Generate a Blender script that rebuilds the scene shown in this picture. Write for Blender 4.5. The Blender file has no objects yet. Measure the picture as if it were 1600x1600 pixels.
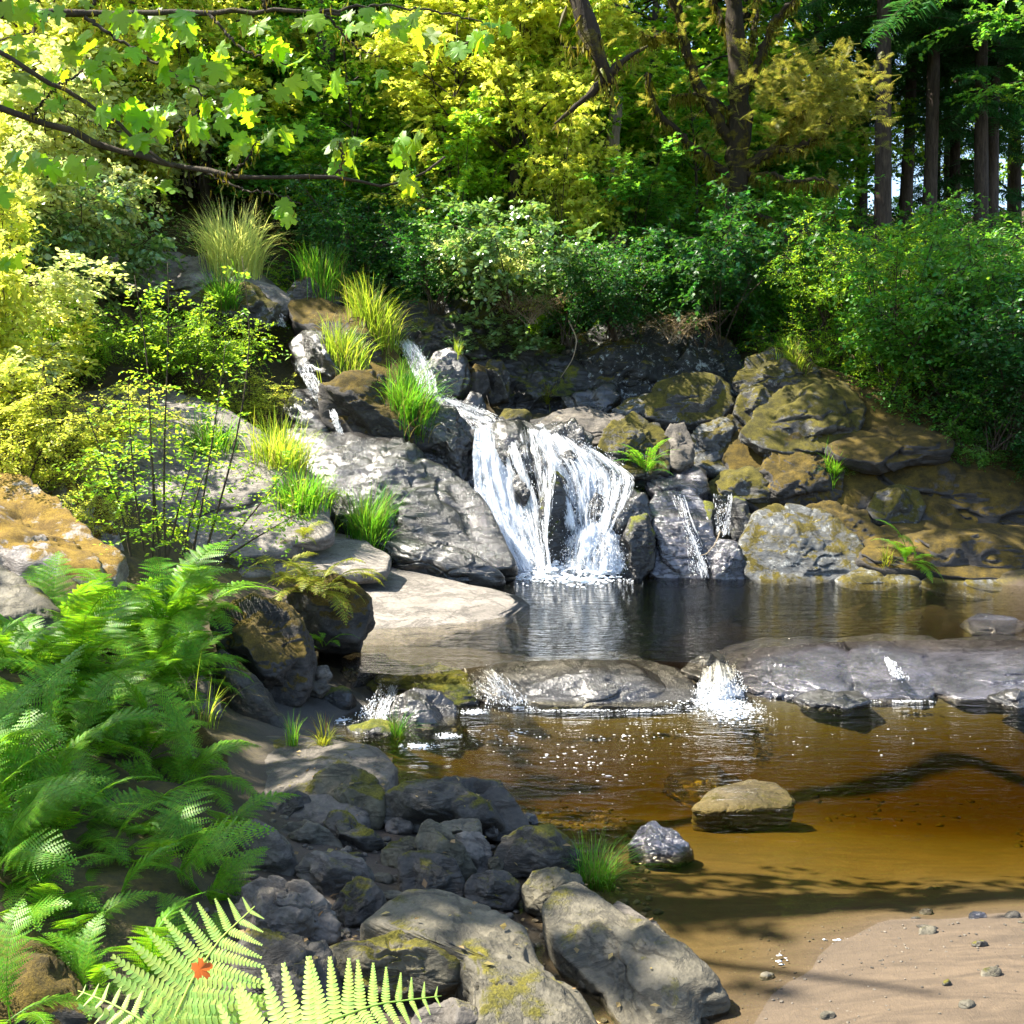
import bpy, bmesh, math, random
import numpy as np
from mathutils import Vector, Matrix
RAD = math.radians
sc = bpy.context.scene
COL = sc.collection

# ------------------------------------------------------------------ camera
F = 1716.0                      # focal length in units of the 1600 px wide frame
CAMZ = 2.3
PITCH = math.atan(130.0 / F)
cam_data = bpy.data.cameras.new('camera')
cam_data.sensor_width = 36.0
cam_data.lens = 36.0 * F / 1600.0
cam_data.clip_end = 500.0
cam_data.clip_start = 0.05
cam = bpy.data.objects.new('camera', cam_data)
COL.objects.link(cam)
cam.location = (0, 0, CAMZ)
cam.rotation_euler = (RAD(90) - PITCH, 0, 0)
sc.camera = cam

# ------------------------------------------------------------------ sky, sun, exposure
SUN_ELEV = RAD(54)
SUN_H = Vector((-0.98, 0.16, 0)).normalized()       # horizontal direction towards the sun
SUN_DIR = Vector((SUN_H.x * math.cos(SUN_ELEV), SUN_H.y * math.cos(SUN_ELEV), math.sin(SUN_ELEV)))
world = bpy.data.worlds.new('World')
sc.world = world
world.use_nodes = True
wn = world.node_tree
bg = wn.nodes['Background']
sky = wn.nodes.new('ShaderNodeTexSky')
sky.sky_type = 'NISHITA'
sky.sun_disc = False
sky.sun_elevation = SUN_ELEV
sky.sun_rotation = math.atan2(SUN_H.x, SUN_H.y)
wn.links.new(sky.outputs[0], bg.inputs[0])
bg.inputs[1].default_value = 0.10
sun_data = bpy.data.lights.new('sun', 'SUN')
sun_data.energy = 5.0
sun_data.angle = RAD(0.5)
sun_data.color = (1.0, 0.93, 0.80)
sun = bpy.data.objects.new('sun', sun_data)
COL.objects.link(sun)
sun.rotation_euler = (-SUN_DIR).to_track_quat('-Z', 'Y').to_euler()
sc.view_settings.view_transform = 'Standard'
sc.view_settings.look = 'None'
sc.view_settings.exposure = 2.25
sc.view_settings.gamma = 1.0
sc.render.engine = 'CYCLES'
cy = sc.cycles
cy.use_denoising = True
cy.use_adaptive_sampling = True
cy.adaptive_threshold = 0.02
cy.max_bounces = 10
cy.diffuse_bounces = 8
cy.glossy_bounces = 3
cy.transmission_bounces = 6
cy.transparent_max_bounces = 16
cy.caustics_reflective = False
cy.caustics_refractive = False
cy.sample_clamp_indirect = 10.0

# ------------------------------------------------------------------ helpers: space
CP, SP = math.cos(PITCH), math.sin(PITCH)
def unproj(px, py, Y):
    """points of the place at photo direction (px, py) and distance Y along the valley"""
    px = np.asarray(px, float); py = np.asarray(py, float); Y = np.asarray(Y, float)
    u = (px - 800.0) / F; v = (800.0 - py) / F
    dy = CP + v * SP; dz = -SP + v * CP
    t = Y / dy
    return np.stack([u * t, Y + 0 * t, CAMZ + dz * t], -1)
def P(px, py, Y):
    return Vector(unproj(px, py, Y))
def dist_at(py, z):
    v = (800.0 - py) / F
    return (z - CAMZ) / (-SP + v * CP) * (CP + v * SP)
def G(px, py, z):
    return P(px, py, dist_at(py, z))

# ------------------------------------------------------------------ helpers: noise
def _hash(ix, iy, iz, seed):
    h = (ix * 374761393 + iy * 668265263 + iz * 1610612741 + seed * 1274126177) & 0xFFFFFFFF
    h = ((h ^ (h >> 13)) * 1274126177) & 0xFFFFFFFF
    h = ((h ^ (h >> 16)) * 2246822519) & 0xFFFFFFFF
    return ((h ^ (h >> 15)) & 0xFFFFFF) / float(0xFFFFFF) * 2 - 1
def noise3(p, seed=0):
    p = np.asarray(p, float) + 1000.0
    i = np.floor(p).astype(np.int64); f = p - i
    f = f * f * (3 - 2 * f)
    r = 0
    for dx in (0, 1):
        for dy in (0, 1):
            for dz in (0, 1):
                w = (f[..., 0] if dx else 1 - f[..., 0]) * (f[..., 1] if dy else 1 - f[..., 1]) * (f[..., 2] if dz else 1 - f[..., 2])
                r = r + w * _hash(i[..., 0] + dx, i[..., 1] + dy, i[..., 2] + dz, seed)
    return r
ROT = np.array(Matrix.Rotation(0.9, 3, Vector((0.5, 0.7, 0.4))))
def fbm(p, oct=4, seed=0, gain=0.5):
    a, r, q = 1.0, 0, np.asarray(p, float)
    for k in range(oct):
        q = q @ ROT
        r = r + a * noise3(q, seed + k * 17)
        a *= gain; q = q * 2.03
    return r

# ------------------------------------------------------------------ helpers: meshes and objects
def make_mesh(name, V, Fs, mats=None, smooth=True, uv=None, attrs=None):
    V = np.asarray(V, np.float32)
    if not isinstance(Fs, (list, tuple)): Fs = [Fs]
    Fs = [np.asarray(f, np.int32) for f in Fs if len(f)]
    me = bpy.data.meshes.new(name)
    me.vertices.add(len(V)); me.vertices.foreach_set('co', V.ravel())
    loops = np.concatenate([f.ravel() for f in Fs])
    tot = np.concatenate([np.full(len(f), f.shape[1], np.int32) for f in Fs])
    start = np.concatenate([[0], np.cumsum(tot)[:-1]]).astype(np.int32)
    me.loops.add(len(loops)); me.loops.foreach_set('vertex_index', loops)
    me.polygons.add(len(tot)); me.polygons.foreach_set('loop_start', start)
    me.polygons.foreach_set('use_smooth', np.full(len(tot), smooth, bool))
    if uv is not None:
        l = me.uv_layers.new(name='UVMap')
        l.data.foreach_set('uv', np.asarray(uv, np.float32)[loops].ravel())
    if attrs:
        for k, a in attrs.items():
            at = me.attributes.new(k, 'FLOAT', 'POINT')
            at.data.foreach_set('value', np.asarray(a, np.float32))
    me.update(calc_edges=True)
    me.validate()
    for m in (mats if isinstance(mats, (list, tuple)) else [mats]):
        if m: me.materials.append(m)
    return me
def link(name, me, parent=None):
    o = bpy.data.objects.new(name, me); COL.objects.link(o)
    if parent is not None: o.parent = parent
    return o
def tag(o, label=None, cat=None, group=None, kind=None):
    if label: o['label'] = label
    if cat: o['category'] = cat
    if group: o['group'] = group
    if kind: o['kind'] = kind
    return o
def empty(name, loc=(0, 0, 0), rz=0.0, scale=1.0):
    o = bpy.data.objects.new(name, None); COL.objects.link(o)
    o.empty_display_size = 0.1
    o.location = loc; o.rotation_euler = (0, 0, rz)
    o.scale = (scale,) * 3 if isinstance(scale, (int, float)) else scale
    return o
def copy_tree(src, parent=None):
    kids = list(src.children)
    c = src.copy(); COL.objects.link(c); c.parent = parent
    for k in kids: copy_tree(k, c)
    return c
class Geo:
    """collects vertices and faces of one mesh"""
    def __init__(self): self.V = []; self.T = []; self.Q = []; self.n = 0
    def add(self, V, T=None, Q=None):
        V = np.asarray(V, float).reshape(-1, 3)
        if T is not None and len(T): self.T.append(np.asarray(T, int).reshape(-1, 3) + self.n)
        if Q is not None and len(Q): self.Q.append(np.asarray(Q, int).reshape(-1, 4) + self.n)
        self.V.append(V); self.n += len(V)
    def mesh(self, name, mat, smooth=True):
        Fs = []
        if self.T: Fs.append(np.concatenate(self.T))
        if self.Q: Fs.append(np.concatenate(self.Q))
        return make_mesh(name, np.concatenate(self.V), Fs, mat, smooth)
def norm(a):
    a = np.asarray(a, float)
    return a / (np.linalg.norm(a, axis=-1, keepdims=True) + 1e-9)
def resample(pts, n):
    pts = np.asarray(pts, float)
    d = np.concatenate([[0], np.cumsum(np.linalg.norm(np.diff(pts, axis=0), axis=1))])
    t = np.linspace(0, d[-1], n)
    # smooth Catmull-like: linear interpolation followed by light smoothing
    r = np.stack([np.interp(t, d, pts[:, k]) for k in range(pts.shape[1])], 1)
    for _ in range(2):
        r[1:-1] = 0.25 * r[:-2] + 0.5 * r[1:-1] + 0.25 * r[2:]
    return r
def tube(geo, pts, r0, r1=None, ns=6, wob=0.0, seed=0, cap=True):
    pts = np.asarray(pts, float); n = len(pts)
    rad = np.asarray(r0, float) if np.ndim(r0) else np.linspace(r0, r0 if r1 is None else r1, n)
    tan = norm(np.gradient(pts, axis=0))
    ref = np.array([0.3, 0.2, 1.0]) if abs(tan[:, 2]).mean() < 0.8 else np.array([1.0, 0.3, 0.1])
    a = norm(np.cross(tan, ref)); b = np.cross(tan, a)
    ang = np.linspace(0, 2 * np.pi, ns, endpoint=False)
    ring = a[:, None] * np.cos(ang)[None, :, None] + b[:, None] * np.sin(ang)[None, :, None]
    R_ = rad[:, None]
    V = pts[:, None] + ring * R_[..., None]
    if wob:
        V = V + ring * (R_ * wob * fbm(V * (0.5 / max(rad.mean(), 1e-3)), 3, seed))[..., None]
    i = np.arange(n - 1)[:, None] * ns; j = np.arange(ns)[None]; k = (j + 1) % ns
    Q = np.stack([i + j, i + k, i + ns + k, i + ns + j], -1).reshape(-1, 4)
    V = V.reshape(-1, 3)
    T = None
    if cap:
        V = np.concatenate([V, pts[-1:]])
        e = (n - 1) * ns
        T = np.stack([e + np.arange(ns), e + (np.arange(ns) + 1) % ns, np.full(ns, n * ns)], 1)
    geo.add(V, T, Q)

# ------------------------------------------------------------------ materials
def new_mat(name):
    m = bpy.data.materials.new(name); m.use_nodes = True
    nt = m.node_tree; nt.nodes.clear()
    out = nt.nodes.new('ShaderNodeOutputMaterial')
    return m, nt, out
def node(nt, kind, **kw):
    n = nt.nodes.new(kind)
    for k, v in kw.items():
        if k.startswith('i_'):
            key = k[2:]
            n.inputs[int(key) if key.isdigit() else key].default_value = v
        else: setattr(n, k, v)
    return n
def ramp(nt, fac, stops):
    r = nt.nodes.new('ShaderNodeValToRGB')
    el = r.color_ramp.elements
    while len(el) < len(stops): el.new(0.5)
    for e, (p, c) in zip(el, stops):
        e.position = p; e.color = (*c, 1) if len(c) == 3 else c
    nt.links.new(fac, r.inputs[0])
    return r.outputs[0]
def noise_tex(nt, scale, detail=5, rough=0.6, vec=None, dist=0.0):
    n = node(nt, 'ShaderNodeTexNoise'); n.inputs['Scale'].default_value = scale
    n.inputs['Detail'].default_value = detail; n.inputs['Roughness'].default_value = rough
    n.inputs['Distortion'].default_value = dist
    if vec is not None: nt.links.new(vec, n.inputs['Vector'])
    return n.outputs[0]
def mathn(nt, op, a, b=None, clamp=False):
    n = nt.nodes.new('ShaderNodeMath'); n.operation = op; n.use_clamp = clamp
    for k, x in enumerate((a, b)):
        if x is None: continue
        if isinstance(x, (int, float)): n.inputs[k].default_value = x
        else: nt.links.new(x, n.inputs[k])
    return n.outputs[0]
def mixc(nt, fac, a, b):
    n = nt.nodes.new('ShaderNodeMix'); n.data_type = 'RGBA'
    for idx, x in ((0, fac), (6, a), (7, b)):
        if isinstance(x, (int, float)): n.inputs[idx].default_value = x
        elif isinstance(x, tuple): n.inputs[idx].default_value = (*x, 1)
        else: nt.links.new(x, n.inputs[idx])
    return n.outputs[2]
def world_pos(nt):
    return nt.nodes.new('ShaderNodeNewGeometry').outputs['Position']

def rock_mat(name, c1, c2, rough=(0.5, 0.85), moss=0.0, moss_cols=((0.06, 0.055, 0.008), (0.15, 0.12, 0.012)), scale=1.0, lichen=0.0, bump=0.6, up=0.28, spec=0.4, wet=0.0):
    m, nt, out = new_mat(name)
    L = nt.links.new
    pos = world_pos(nt)
    big = noise_tex(nt, 2.2 * scale, 6, 0.65, pos)
    fine = noise_tex(nt, 28 * scale, 6, 0.7, pos)
    vor = node(nt, 'ShaderNodeTexVoronoi'); vor.inputs['Scale'].default_value = 55 * scale
    L(pos, vor.inputs['Vector'])
    # layered cracks: stretched noise
    mp = node(nt, 'ShaderNodeMapping'); mp.inputs['Scale'].default_value = (1.2, 1.2, 4.5); mp.inputs['Rotation'].default_value = (0.35, 0.25, 0.4)
    L(pos, mp.inputs['Vector'])
    lay = noise_tex(nt, 1.6 * scale, 8, 0.7, mp.outputs[0], 0.6)
    ridge = mathn(nt, 'ABSOLUTE', mathn(nt, 'SUBTRACT', lay, 0.5))
    crack = ramp(nt, ridge, [(0.0, (0, 0, 0)), (0.035, (1, 1, 1))])
    base = mixc(nt, ramp(nt, big, [(0.35, (0, 0, 0)), (0.65, (1, 1, 1))]), c1, c2)
    mott = ramp(nt, fine, [(0.3, (0.6, 0.6, 0.6)), (0.7, (1.25, 1.25, 1.25))])
    mul = node(nt, 'ShaderNodeMix', data_type='RGBA', blend_type='MULTIPLY'); mul.inputs[0].default_value = 1
    L(base, mul.inputs[6]); L(mott, mul.inputs[7])
    base = mul.outputs[2]
    base = mixc(nt, mathn(nt, 'MULTIPLY', mathn(nt, 'SUBTRACT', 1.0, crack), 0.55), base, tuple(0.3 * x for x in c1))
    if lichen:
        ln = noise_tex(nt, 9 * scale, 7, 0.75, pos, 0.4)
        lf = mathn(nt, 'MULTIPLY', ramp(nt, ln, [(0.56, (0, 0, 0)), (0.62, (1, 1, 1))]), lichen)
        base = mixc(nt, lf, base, (0.42, 0.44, 0.42))
    rg = node(nt, 'ShaderNodeMapRange'); L(big, rg.inputs[0]); rg.inputs[3].default_value = rough[0]; rg.inputs[4].default_value = rough[1]
    rgh = rg.outputs[0]
    hgt = mathn(nt, 'ADD', mathn(nt, 'MULTIPLY', fine, 0.5), mathn(nt, 'MULTIPLY', crack, 0.35))
    hgt = mathn(nt, 'ADD', hgt, mathn(nt, 'MULTIPLY', vor.outputs[0], 0.15))
    if moss > 0:
        geo = nt.nodes.new('ShaderNodeNewGeometry')
        sep = node(nt, 'ShaderNodeSeparateXYZ'); L(geo.outputs['Normal'], sep.inputs[0])
        mn = noise_tex(nt, 3.0 * scale, 7, 0.72, pos, 0.3)
        s = mathn(nt, 'ADD', mathn(nt, 'MULTIPLY', sep.outputs[2], up), mn)
        th = 0.92 - 0.55 * moss if up < .3 else 0.5 + up * (1.0 - moss)
        mf = ramp(nt, s, [(th - 0.03, (0, 0, 0)), (th + 0.05, (1, 1, 1))])
        mcn = noise_tex(nt, 5.5, 6, 0.7, pos)
        mfine = noise_tex(nt, 90, 4, 0.7, pos)
        mc = mixc(nt, ramp(nt, mcn, [(0.38, (0, 0, 0)), (0.62, (1, 1, 1))]), moss_cols[0], moss_cols[1])
        mm = node(nt, 'ShaderNodeMix', data_type='RGBA', blend_type='MULTIPLY'); mm.inputs[0].default_value = 1
        L(mc, mm.inputs[6]); L(ramp(nt, mfine, [(0.3, (0.45, 0.45, 0.45)), (0.7, (1.5, 1.5, 1.5))]), mm.inputs[7])
        base = mixc(nt, mf, base, mm.outputs[2])
        rgh = mathn(nt, 'MAXIMUM', rgh, mf)
        hgt = mathn(nt, 'ADD', hgt, mathn(nt, 'MULTIPLY', mf, mathn(nt, 'MULTIPLY', mfine, 1.2)))
    bp = node(nt, 'ShaderNodeBump'); bp.inputs['Strength'].default_value = bump; bp.inputs['Distance'].default_value = 0.03
    L(hgt, bp.inputs['Height'])
    pr = node(nt, 'ShaderNodeBsdfPrincipled'); L(base, pr.inputs['Base Color']); L(rgh, pr.inputs['Roughness']); L(bp.outputs[0], pr.inputs['Normal'])
    pr.inputs['Specular IOR Level'].default_value = spec
    if wet:                                             # film of running water over the stone
        mpw = node(nt, 'ShaderNodeMapping'); mpw.inputs['Scale'].default_value = (9, 5, 3); L(pos, mpw.inputs['Vector'])
        wv = noise_tex(nt, 2.2, 3, 0.6, mpw.outputs[0], 1.5)
        bw = node(nt, 'ShaderNodeBump'); bw.inputs['Strength'].default_value = 0.7; bw.inputs['Distance'].default_value = 0.03; L(wv, bw.inputs['Height'])
        pr.inputs['Coat Weight'].default_value = wet; pr.inputs['Coat Roughness'].default_value = 0.06; pr.inputs['Coat IOR'].default_value = 1.33
        L(bw.outputs[0], pr.inputs['Coat Normal'])
    L(pr.outputs[0], out.inputs[0])
    return m

def leaf_mat(name, dif, trn, mix=0.5, var=0.35, gloss=0.25, alt=None, altp=0.0, rough=0.45):
    m, nt, out = new_mat(name); L = nt.links.new
    g = nt.nodes.new('ShaderNodeNewGeometry'); oi = nt.nodes.new('ShaderNodeObjectInfo')
    rnd = mathn(nt, 'FRACT', mathn(nt, 'ADD', g.outputs['Random Per Island'], oi.outputs['Random']))
    val = mathn(nt, 'ADD', 1.0 - var, mathn(nt, 'MULTIPLY', rnd, 2 * var))
    def col(c):
        h = node(nt, 'ShaderNodeHueSaturation'); h.inputs['Color'].default_value = (*c, 1)
        L(val, h.inputs['Value'])
        L(mathn(nt, 'ADD', 0.475, mathn(nt, 'MULTIPLY', mathn(nt, 'FRACT', mathn(nt, 'MULTIPLY', rnd, 7.31)), 0.05)), h.inputs['Hue'])
        o = h.outputs[0]
        if alt:
            f = mathn(nt, 'LESS_THAN', mathn(nt, 'FRACT', mathn(nt, 'MULTIPLY', rnd, 13.7)), altp)
            o = mixc(nt, f, o, alt)
        return o
    pr = node(nt, 'ShaderNodeBsdfPrincipled'); L(col(dif), pr.inputs['Base Color'])
    pr.inputs['Roughness'].default_value = rough; pr.inputs['Specular IOR Level'].default_value = gloss
    tr = node(nt, 'ShaderNodeBsdfTranslucent'); L(col(trn), tr.inputs[0])
    mx = node(nt, 'ShaderNodeMixShader'); mx.inputs[0].default_value = mix
    L(pr.outputs[0], mx.inputs[1]); L(tr.outputs[0], mx.inputs[2]); L(mx.outputs[0], out.inputs[0])
    return m

def bark_mat(name, c1, c2, moss=0.0, mc=(0.16, 0.14, 0.012), scale=1.0):
    m, nt, out = new_mat(name); L = nt.links.new
    pos = world_pos(nt)
    mp = node(nt, 'ShaderNodeMapping'); mp.inputs['Scale'].default_value = (9 * scale, 9 * scale, 1.6 * scale); L(pos, mp.inputs[0])
    n1 = noise_tex(nt, 2.0, 6, 0.7, mp.outputs[0], 0.5)
    base = mixc(nt, ramp(nt, n1, [(0.35, (0, 0, 0)), (0.65, (1, 1, 1))]), c1, c2)
    h = n1
    if moss:
        n2 = noise_tex(nt, 4.0, 6, 0.7, pos)
        f = ramp(nt, n2, [(0.75 - 0.5 * moss, (0, 0, 0)), (0.85 - 0.5 * moss, (1, 1, 1))])
        n3 = noise_tex(nt, 60, 3, 0.7, pos)
        base = mixc(nt, f, base, mixc(nt, n3, tuple(0.4 * x for x in mc), tuple(1.5 * x for x in mc)))
        h = mathn(nt, 'ADD', h, mathn(nt, 'MULTIPLY', f, n3))
    bp = node(nt, 'ShaderNodeBump'); bp.inputs['Strength'].default_value = 0.7; bp.inputs['Distance'].default_value = 0.04; L(h, bp.inputs['Height'])
    pr = node(nt, 'ShaderNodeBsdfPrincipled'); L(base, pr.inputs['Base Color']); pr.inputs['Roughness'].default_value = 0.9; L(bp.outputs[0], pr.inputs['Normal'])
    pr.inputs['Specular IOR Level'].default_value = 0.2
    L(pr.outputs[0], out.inputs[0])
    return m

def water_mat(name, s1, s2, dens=0.9, tint=(1.0, 0.62, 0.16), stretch=(1, 2.6, 1), rgh=0.02):
    m, nt, out = new_mat(name); L = nt.links.new
    pos = world_pos(nt)
    mp = node(nt, 'ShaderNodeMapping'); mp.inputs['Scale'].default_value = stretch; L(pos, mp.inputs[0])
    a = noise_tex(nt, 2.6, 3, 0.55, mp.outputs[0], 0.8)
    b = noise_tex(nt, 9.0, 3, 0.6, mp.outputs[0], 0.5)
    h = mathn(nt, 'ADD', mathn(nt, 'MULTIPLY', a, s1), mathn(nt, 'MULTIPLY', b, s2))
    sp = node(nt, 'ShaderNodeSeparateXYZ'); L(pos, sp.inputs[0])
    # choppier where the cascades disturb the surface, calm in the shallows
    chop = ramp(nt, mathn(nt, 'MULTIPLY', sp.outputs[1], 0.1), [(0.52, (0.35, 0.35, 0.35)), (0.80, (1.6, 1.6, 1.6))])
    h = mathn(nt, 'MULTIPLY', h, chop)
    bp = node(nt, 'ShaderNodeBump'); bp.inputs['Strength'].default_value = 1.0; bp.inputs['Distance'].default_value = 0.1; L(h, bp.inputs['Height'])
    fr = node(nt, 'ShaderNodeFresnel'); fr.inputs[0].default_value = 1.33; L(bp.outputs[0], fr.inputs['Normal'])
    tr = node(nt, 'ShaderNodeBsdfTransparent'); tr.inputs[0].default_value = (0.97, 0.95, 0.9, 1)
    gl = node(nt, 'ShaderNodeBsdfGlossy'); gl.inputs['Roughness'].default_value = rgh; L(bp.outputs[0], gl.inputs['Normal'])
    mx = node(nt, 'ShaderNodeMixShader'); L(fr.outputs[0], mx.inputs[0]); L(tr.outputs[0], mx.inputs[1]); L(gl.outputs[0], mx.inputs[2])
    L(mx.outputs[0], out.inputs['Surface'])
    va = node(nt, 'ShaderNodeVolumeAbsorption'); va.inputs[0].default_value = (*tint, 1); va.inputs[1].default_value = dens
    L(va.outputs[0], out.inputs['Volume'])
    return m

def fall_sheet_mat(name, cover=0.5):
    """thin film of falling water: clear between the white streaks"""
    m, nt, out = new_mat(name); L = nt.links.new
    uv = nt.nodes.new('ShaderNodeTexCoord').outputs['UV']
    mp = node(nt, 'ShaderNodeMapping'); mp.inputs['Scale'].default_value = (16, 2.2, 1); L(uv, mp.inputs[0])
    n1 = noise_tex(nt, 1.0, 5, 0.65, mp.outputs[0], 0.6)
    mp2 = node(nt, 'ShaderNodeMapping'); mp2.inputs['Scale'].default_value = (4, 1.5, 1); L(uv, mp2.inputs[0])
    n2 = noise_tex(nt, 1.0, 3, 0.5, mp2.outputs[0], 0.3)
    s = mathn(nt, 'ADD', mathn(nt, 'MULTIPLY', n1, 0.65), mathn(nt, 'MULTIPLY', n2, 0.35))
    at = node(nt, 'ShaderNodeAttribute', attribute_name='fade')
    f = ramp(nt, s, [(0.62 - 0.28 * cover, (0, 0, 0)), (0.76 - 0.28 * cover, (0.95, 0.95, 0.95))])
    f = mathn(nt, 'MULTIPLY', f, at.outputs['Fac'])
    bp = node(nt, 'ShaderNodeBump'); bp.inputs['Strength'].default_value = 0.8; bp.inputs['Distance'].default_value = 0.05; L(n1, bp.inputs['Height'])
    df = node(nt, 'ShaderNodeBsdfDiffuse'); df.inputs[0].default_value = (0.80, 0.84, 0.90, 1); L(bp.outputs[0], df.inputs['Normal'])
    tl = node(nt, 'ShaderNodeBsdfTranslucent'); tl.inputs[0].default_value = (0.80, 0.85, 0.92, 1)
    m1 = node(nt, 'ShaderNodeMixShader'); m1.inputs[0].default_value = 0.4; L(df.outputs[0], m1.inputs[1]); L(tl.outputs[0], m1.inputs[2])
    tr = node(nt, 'ShaderNodeBsdfTransparent'); gl = node(nt, 'ShaderNodeBsdfGlossy'); gl.inputs['Roughness'].default_value = 0.15; L(bp.outputs[0], gl.inputs['Normal'])
    fr = node(nt, 'ShaderNodeFresnel'); fr.inputs[0].default_value = 1.33; L(bp.outputs[0], fr.inputs['Normal'])
    m0 = node(nt, 'ShaderNodeMixShader'); L(fr.outputs[0], m0.inputs[0]); L(tr.outputs[0], m0.inputs[1]); L(gl.outputs[0], m0.inputs[2])
    m2 = node(nt, 'ShaderNodeMixShader'); L(f, m2.inputs[0]); L(m0.outputs[0], m2.inputs[1]); L(m1.outputs[0], m2.inputs[2])
    L(m2.outputs[0], out.inputs[0])
    return m
def foam_mat():
    m, nt, out = new_mat('white_water'); L = nt.links.new
    pr = node(nt, 'ShaderNodeBsdfPrincipled'); pr.inputs['Base Color'].default_value = (0.92, 0.93, 0.95, 1); pr.inputs['Roughness'].default_value = 0.4
    tl = node(nt, 'ShaderNodeBsdfTranslucent'); tl.inputs[0].default_value = (0.85, 0.9, 0.95, 1)
    mx = node(nt, 'ShaderNodeMixShader'); mx.inputs[0].default_value = 0.4
    L(pr.outputs[0], mx.inputs[1]); L(tl.outputs[0], mx.inputs[2]); L(mx.outputs[0], out.inputs[0])
    return m
def streak_mat():
    m, nt, out = new_mat('falling_white_water'); L = nt.links.new
    df = node(nt, 'ShaderNodeBsdfDiffuse'); df.inputs[0].default_value = (0.92, 0.94, 0.96, 1)
    tl = node(nt, 'ShaderNodeBsdfTranslucent'); tl.inputs[0].default_value = (0.88, 0.92, 0.97, 1)
    tr = node(nt, 'ShaderNodeBsdfTransparent')
    a = node(nt, 'ShaderNodeMixShader'); a.inputs[0].default_value = 0.45; L(df.outputs[0], a.inputs[1]); L(tl.outputs[0], a.inputs[2])
    b = node(nt, 'ShaderNodeMixShader'); b.inputs[0].default_value = 0.38; L(a.outputs[0], b.inputs[1]); L(tr.outputs[0], b.inputs[2])
    L(b.outputs[0], out.inputs[0])
    return m
def simple_mat(name, c, rough=0.7):
    m, nt, out = new_mat(name)
    pos = world_pos(nt); n = noise_tex(nt, 40, 4, 0.6, pos)
    pr = node(nt, 'ShaderNodeBsdfPrincipled')
    nt.links.new(mixc(nt, n, tuple(0.7 * x for x in c), tuple(1.3 * x for x in c)), pr.inputs['Base Color'])
    pr.inputs['Roughness'].default_value = rough
    nt.links.new(pr.outputs[0], out.inputs[0])
    return m

M = {}
OLIVE = ((0.045, 0.043, 0.007), (0.125, 0.108, 0.010))
ORANGE = ((0.10, 0.060, 0.010), (0.23, 0.145, 0.018))
M['wet'] = rock_mat('wet_dark_rock', (0.011, 0.010, 0.0095), (0.038, 0.035, 0.032), (0.16, 0.42), 0.0, spec=0.6, wet=0.8)
M['wetmoss'] = rock_mat('wet_dark_rock_with_moss', (0.010, 0.010, 0.010), (0.035, 0.033, 0.030), (0.2, 0.5), 0.45, ((0.035, 0.05, 0.004), (0.13, 0.13, 0.008)), spec=0.5)
M['wetpale'] = rock_mat('wet_grey_rock', (0.030, 0.028, 0.033), (0.095, 0.089, 0.102), (0.08, 0.24), 0.0, spec=0.8, bump=0.9, wet=1.0)
M['dark'] = rock_mat('dark_basalt', (0.020, 0.0175, 0.0135), (0.072, 0.062, 0.046), (0.45, 0.75), 0.28, OLIVE)
M['grey'] = rock_mat('grey_basalt', (0.06, 0.052, 0.043), (0.15, 0.128, 0.102), (0.55, 0.85), 0.12, OLIVE)
M['pale'] = rock_mat('pale_dry_bedrock', (0.13, 0.115, 0.10), (0.22, 0.195, 0.17), (0.6, 0.9), 0.0, ORANGE)
M['tan'] = rock_mat('tan_stone', (0.058, 0.052, 0.036), (0.115, 0.10, 0.068), (0.55, 0.85), 0.15, OLIVE)
M['olive'] = rock_mat('grey_green_stone', (0.052, 0.047, 0.031), (0.115, 0.099, 0.06), (0.6, 0.9), 0.32, OLIVE)
M['mossy'] = rock_mat('moss_covered_rock', (0.028, 0.027, 0.025), (0.095, 0.09, 0.08), (0.6, 0.9), 0.60, ((0.030, 0.027, 0.004), (0.095, 0.080, 0.008)), lichen=0.3)
M['mossbrown'] = rock_mat('brown_moss_rock', (0.018, 0.017, 0.016), (0.06, 0.052, 0.045), (0.6, 0.9), 0.60, ((0.033, 0.024, 0.004), (0.105, 0.070, 0.008)), up=0.7)
M['mossgold'] = rock_mat('sun_gold_moss_rock', (0.20, 0.18, 0.17), (0.34, 0.30, 0.27), (0.6, 0.9), 0.5, ORANGE)  # golden sunlight put into the moss and stone colours
M['lichen'] = rock_mat('lichen_cliff_rock', (0.013, 0.013, 0.012), (0.05, 0.048, 0.042), (0.5, 0.8), 0.35, ((0.05, 0.045, 0.006), (0.14, 0.11, 0.010)), lichen=0.75)
M['bluegrey'] = rock_mat('blue_grey_rock', (0.05, 0.053, 0.053), (0.115, 0.117, 0.113), (0.4, 0.7), 0.42, ((0.036, 0.03, 0.005), (0.11, 0.086, 0.009)), lichen=0.4)

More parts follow.
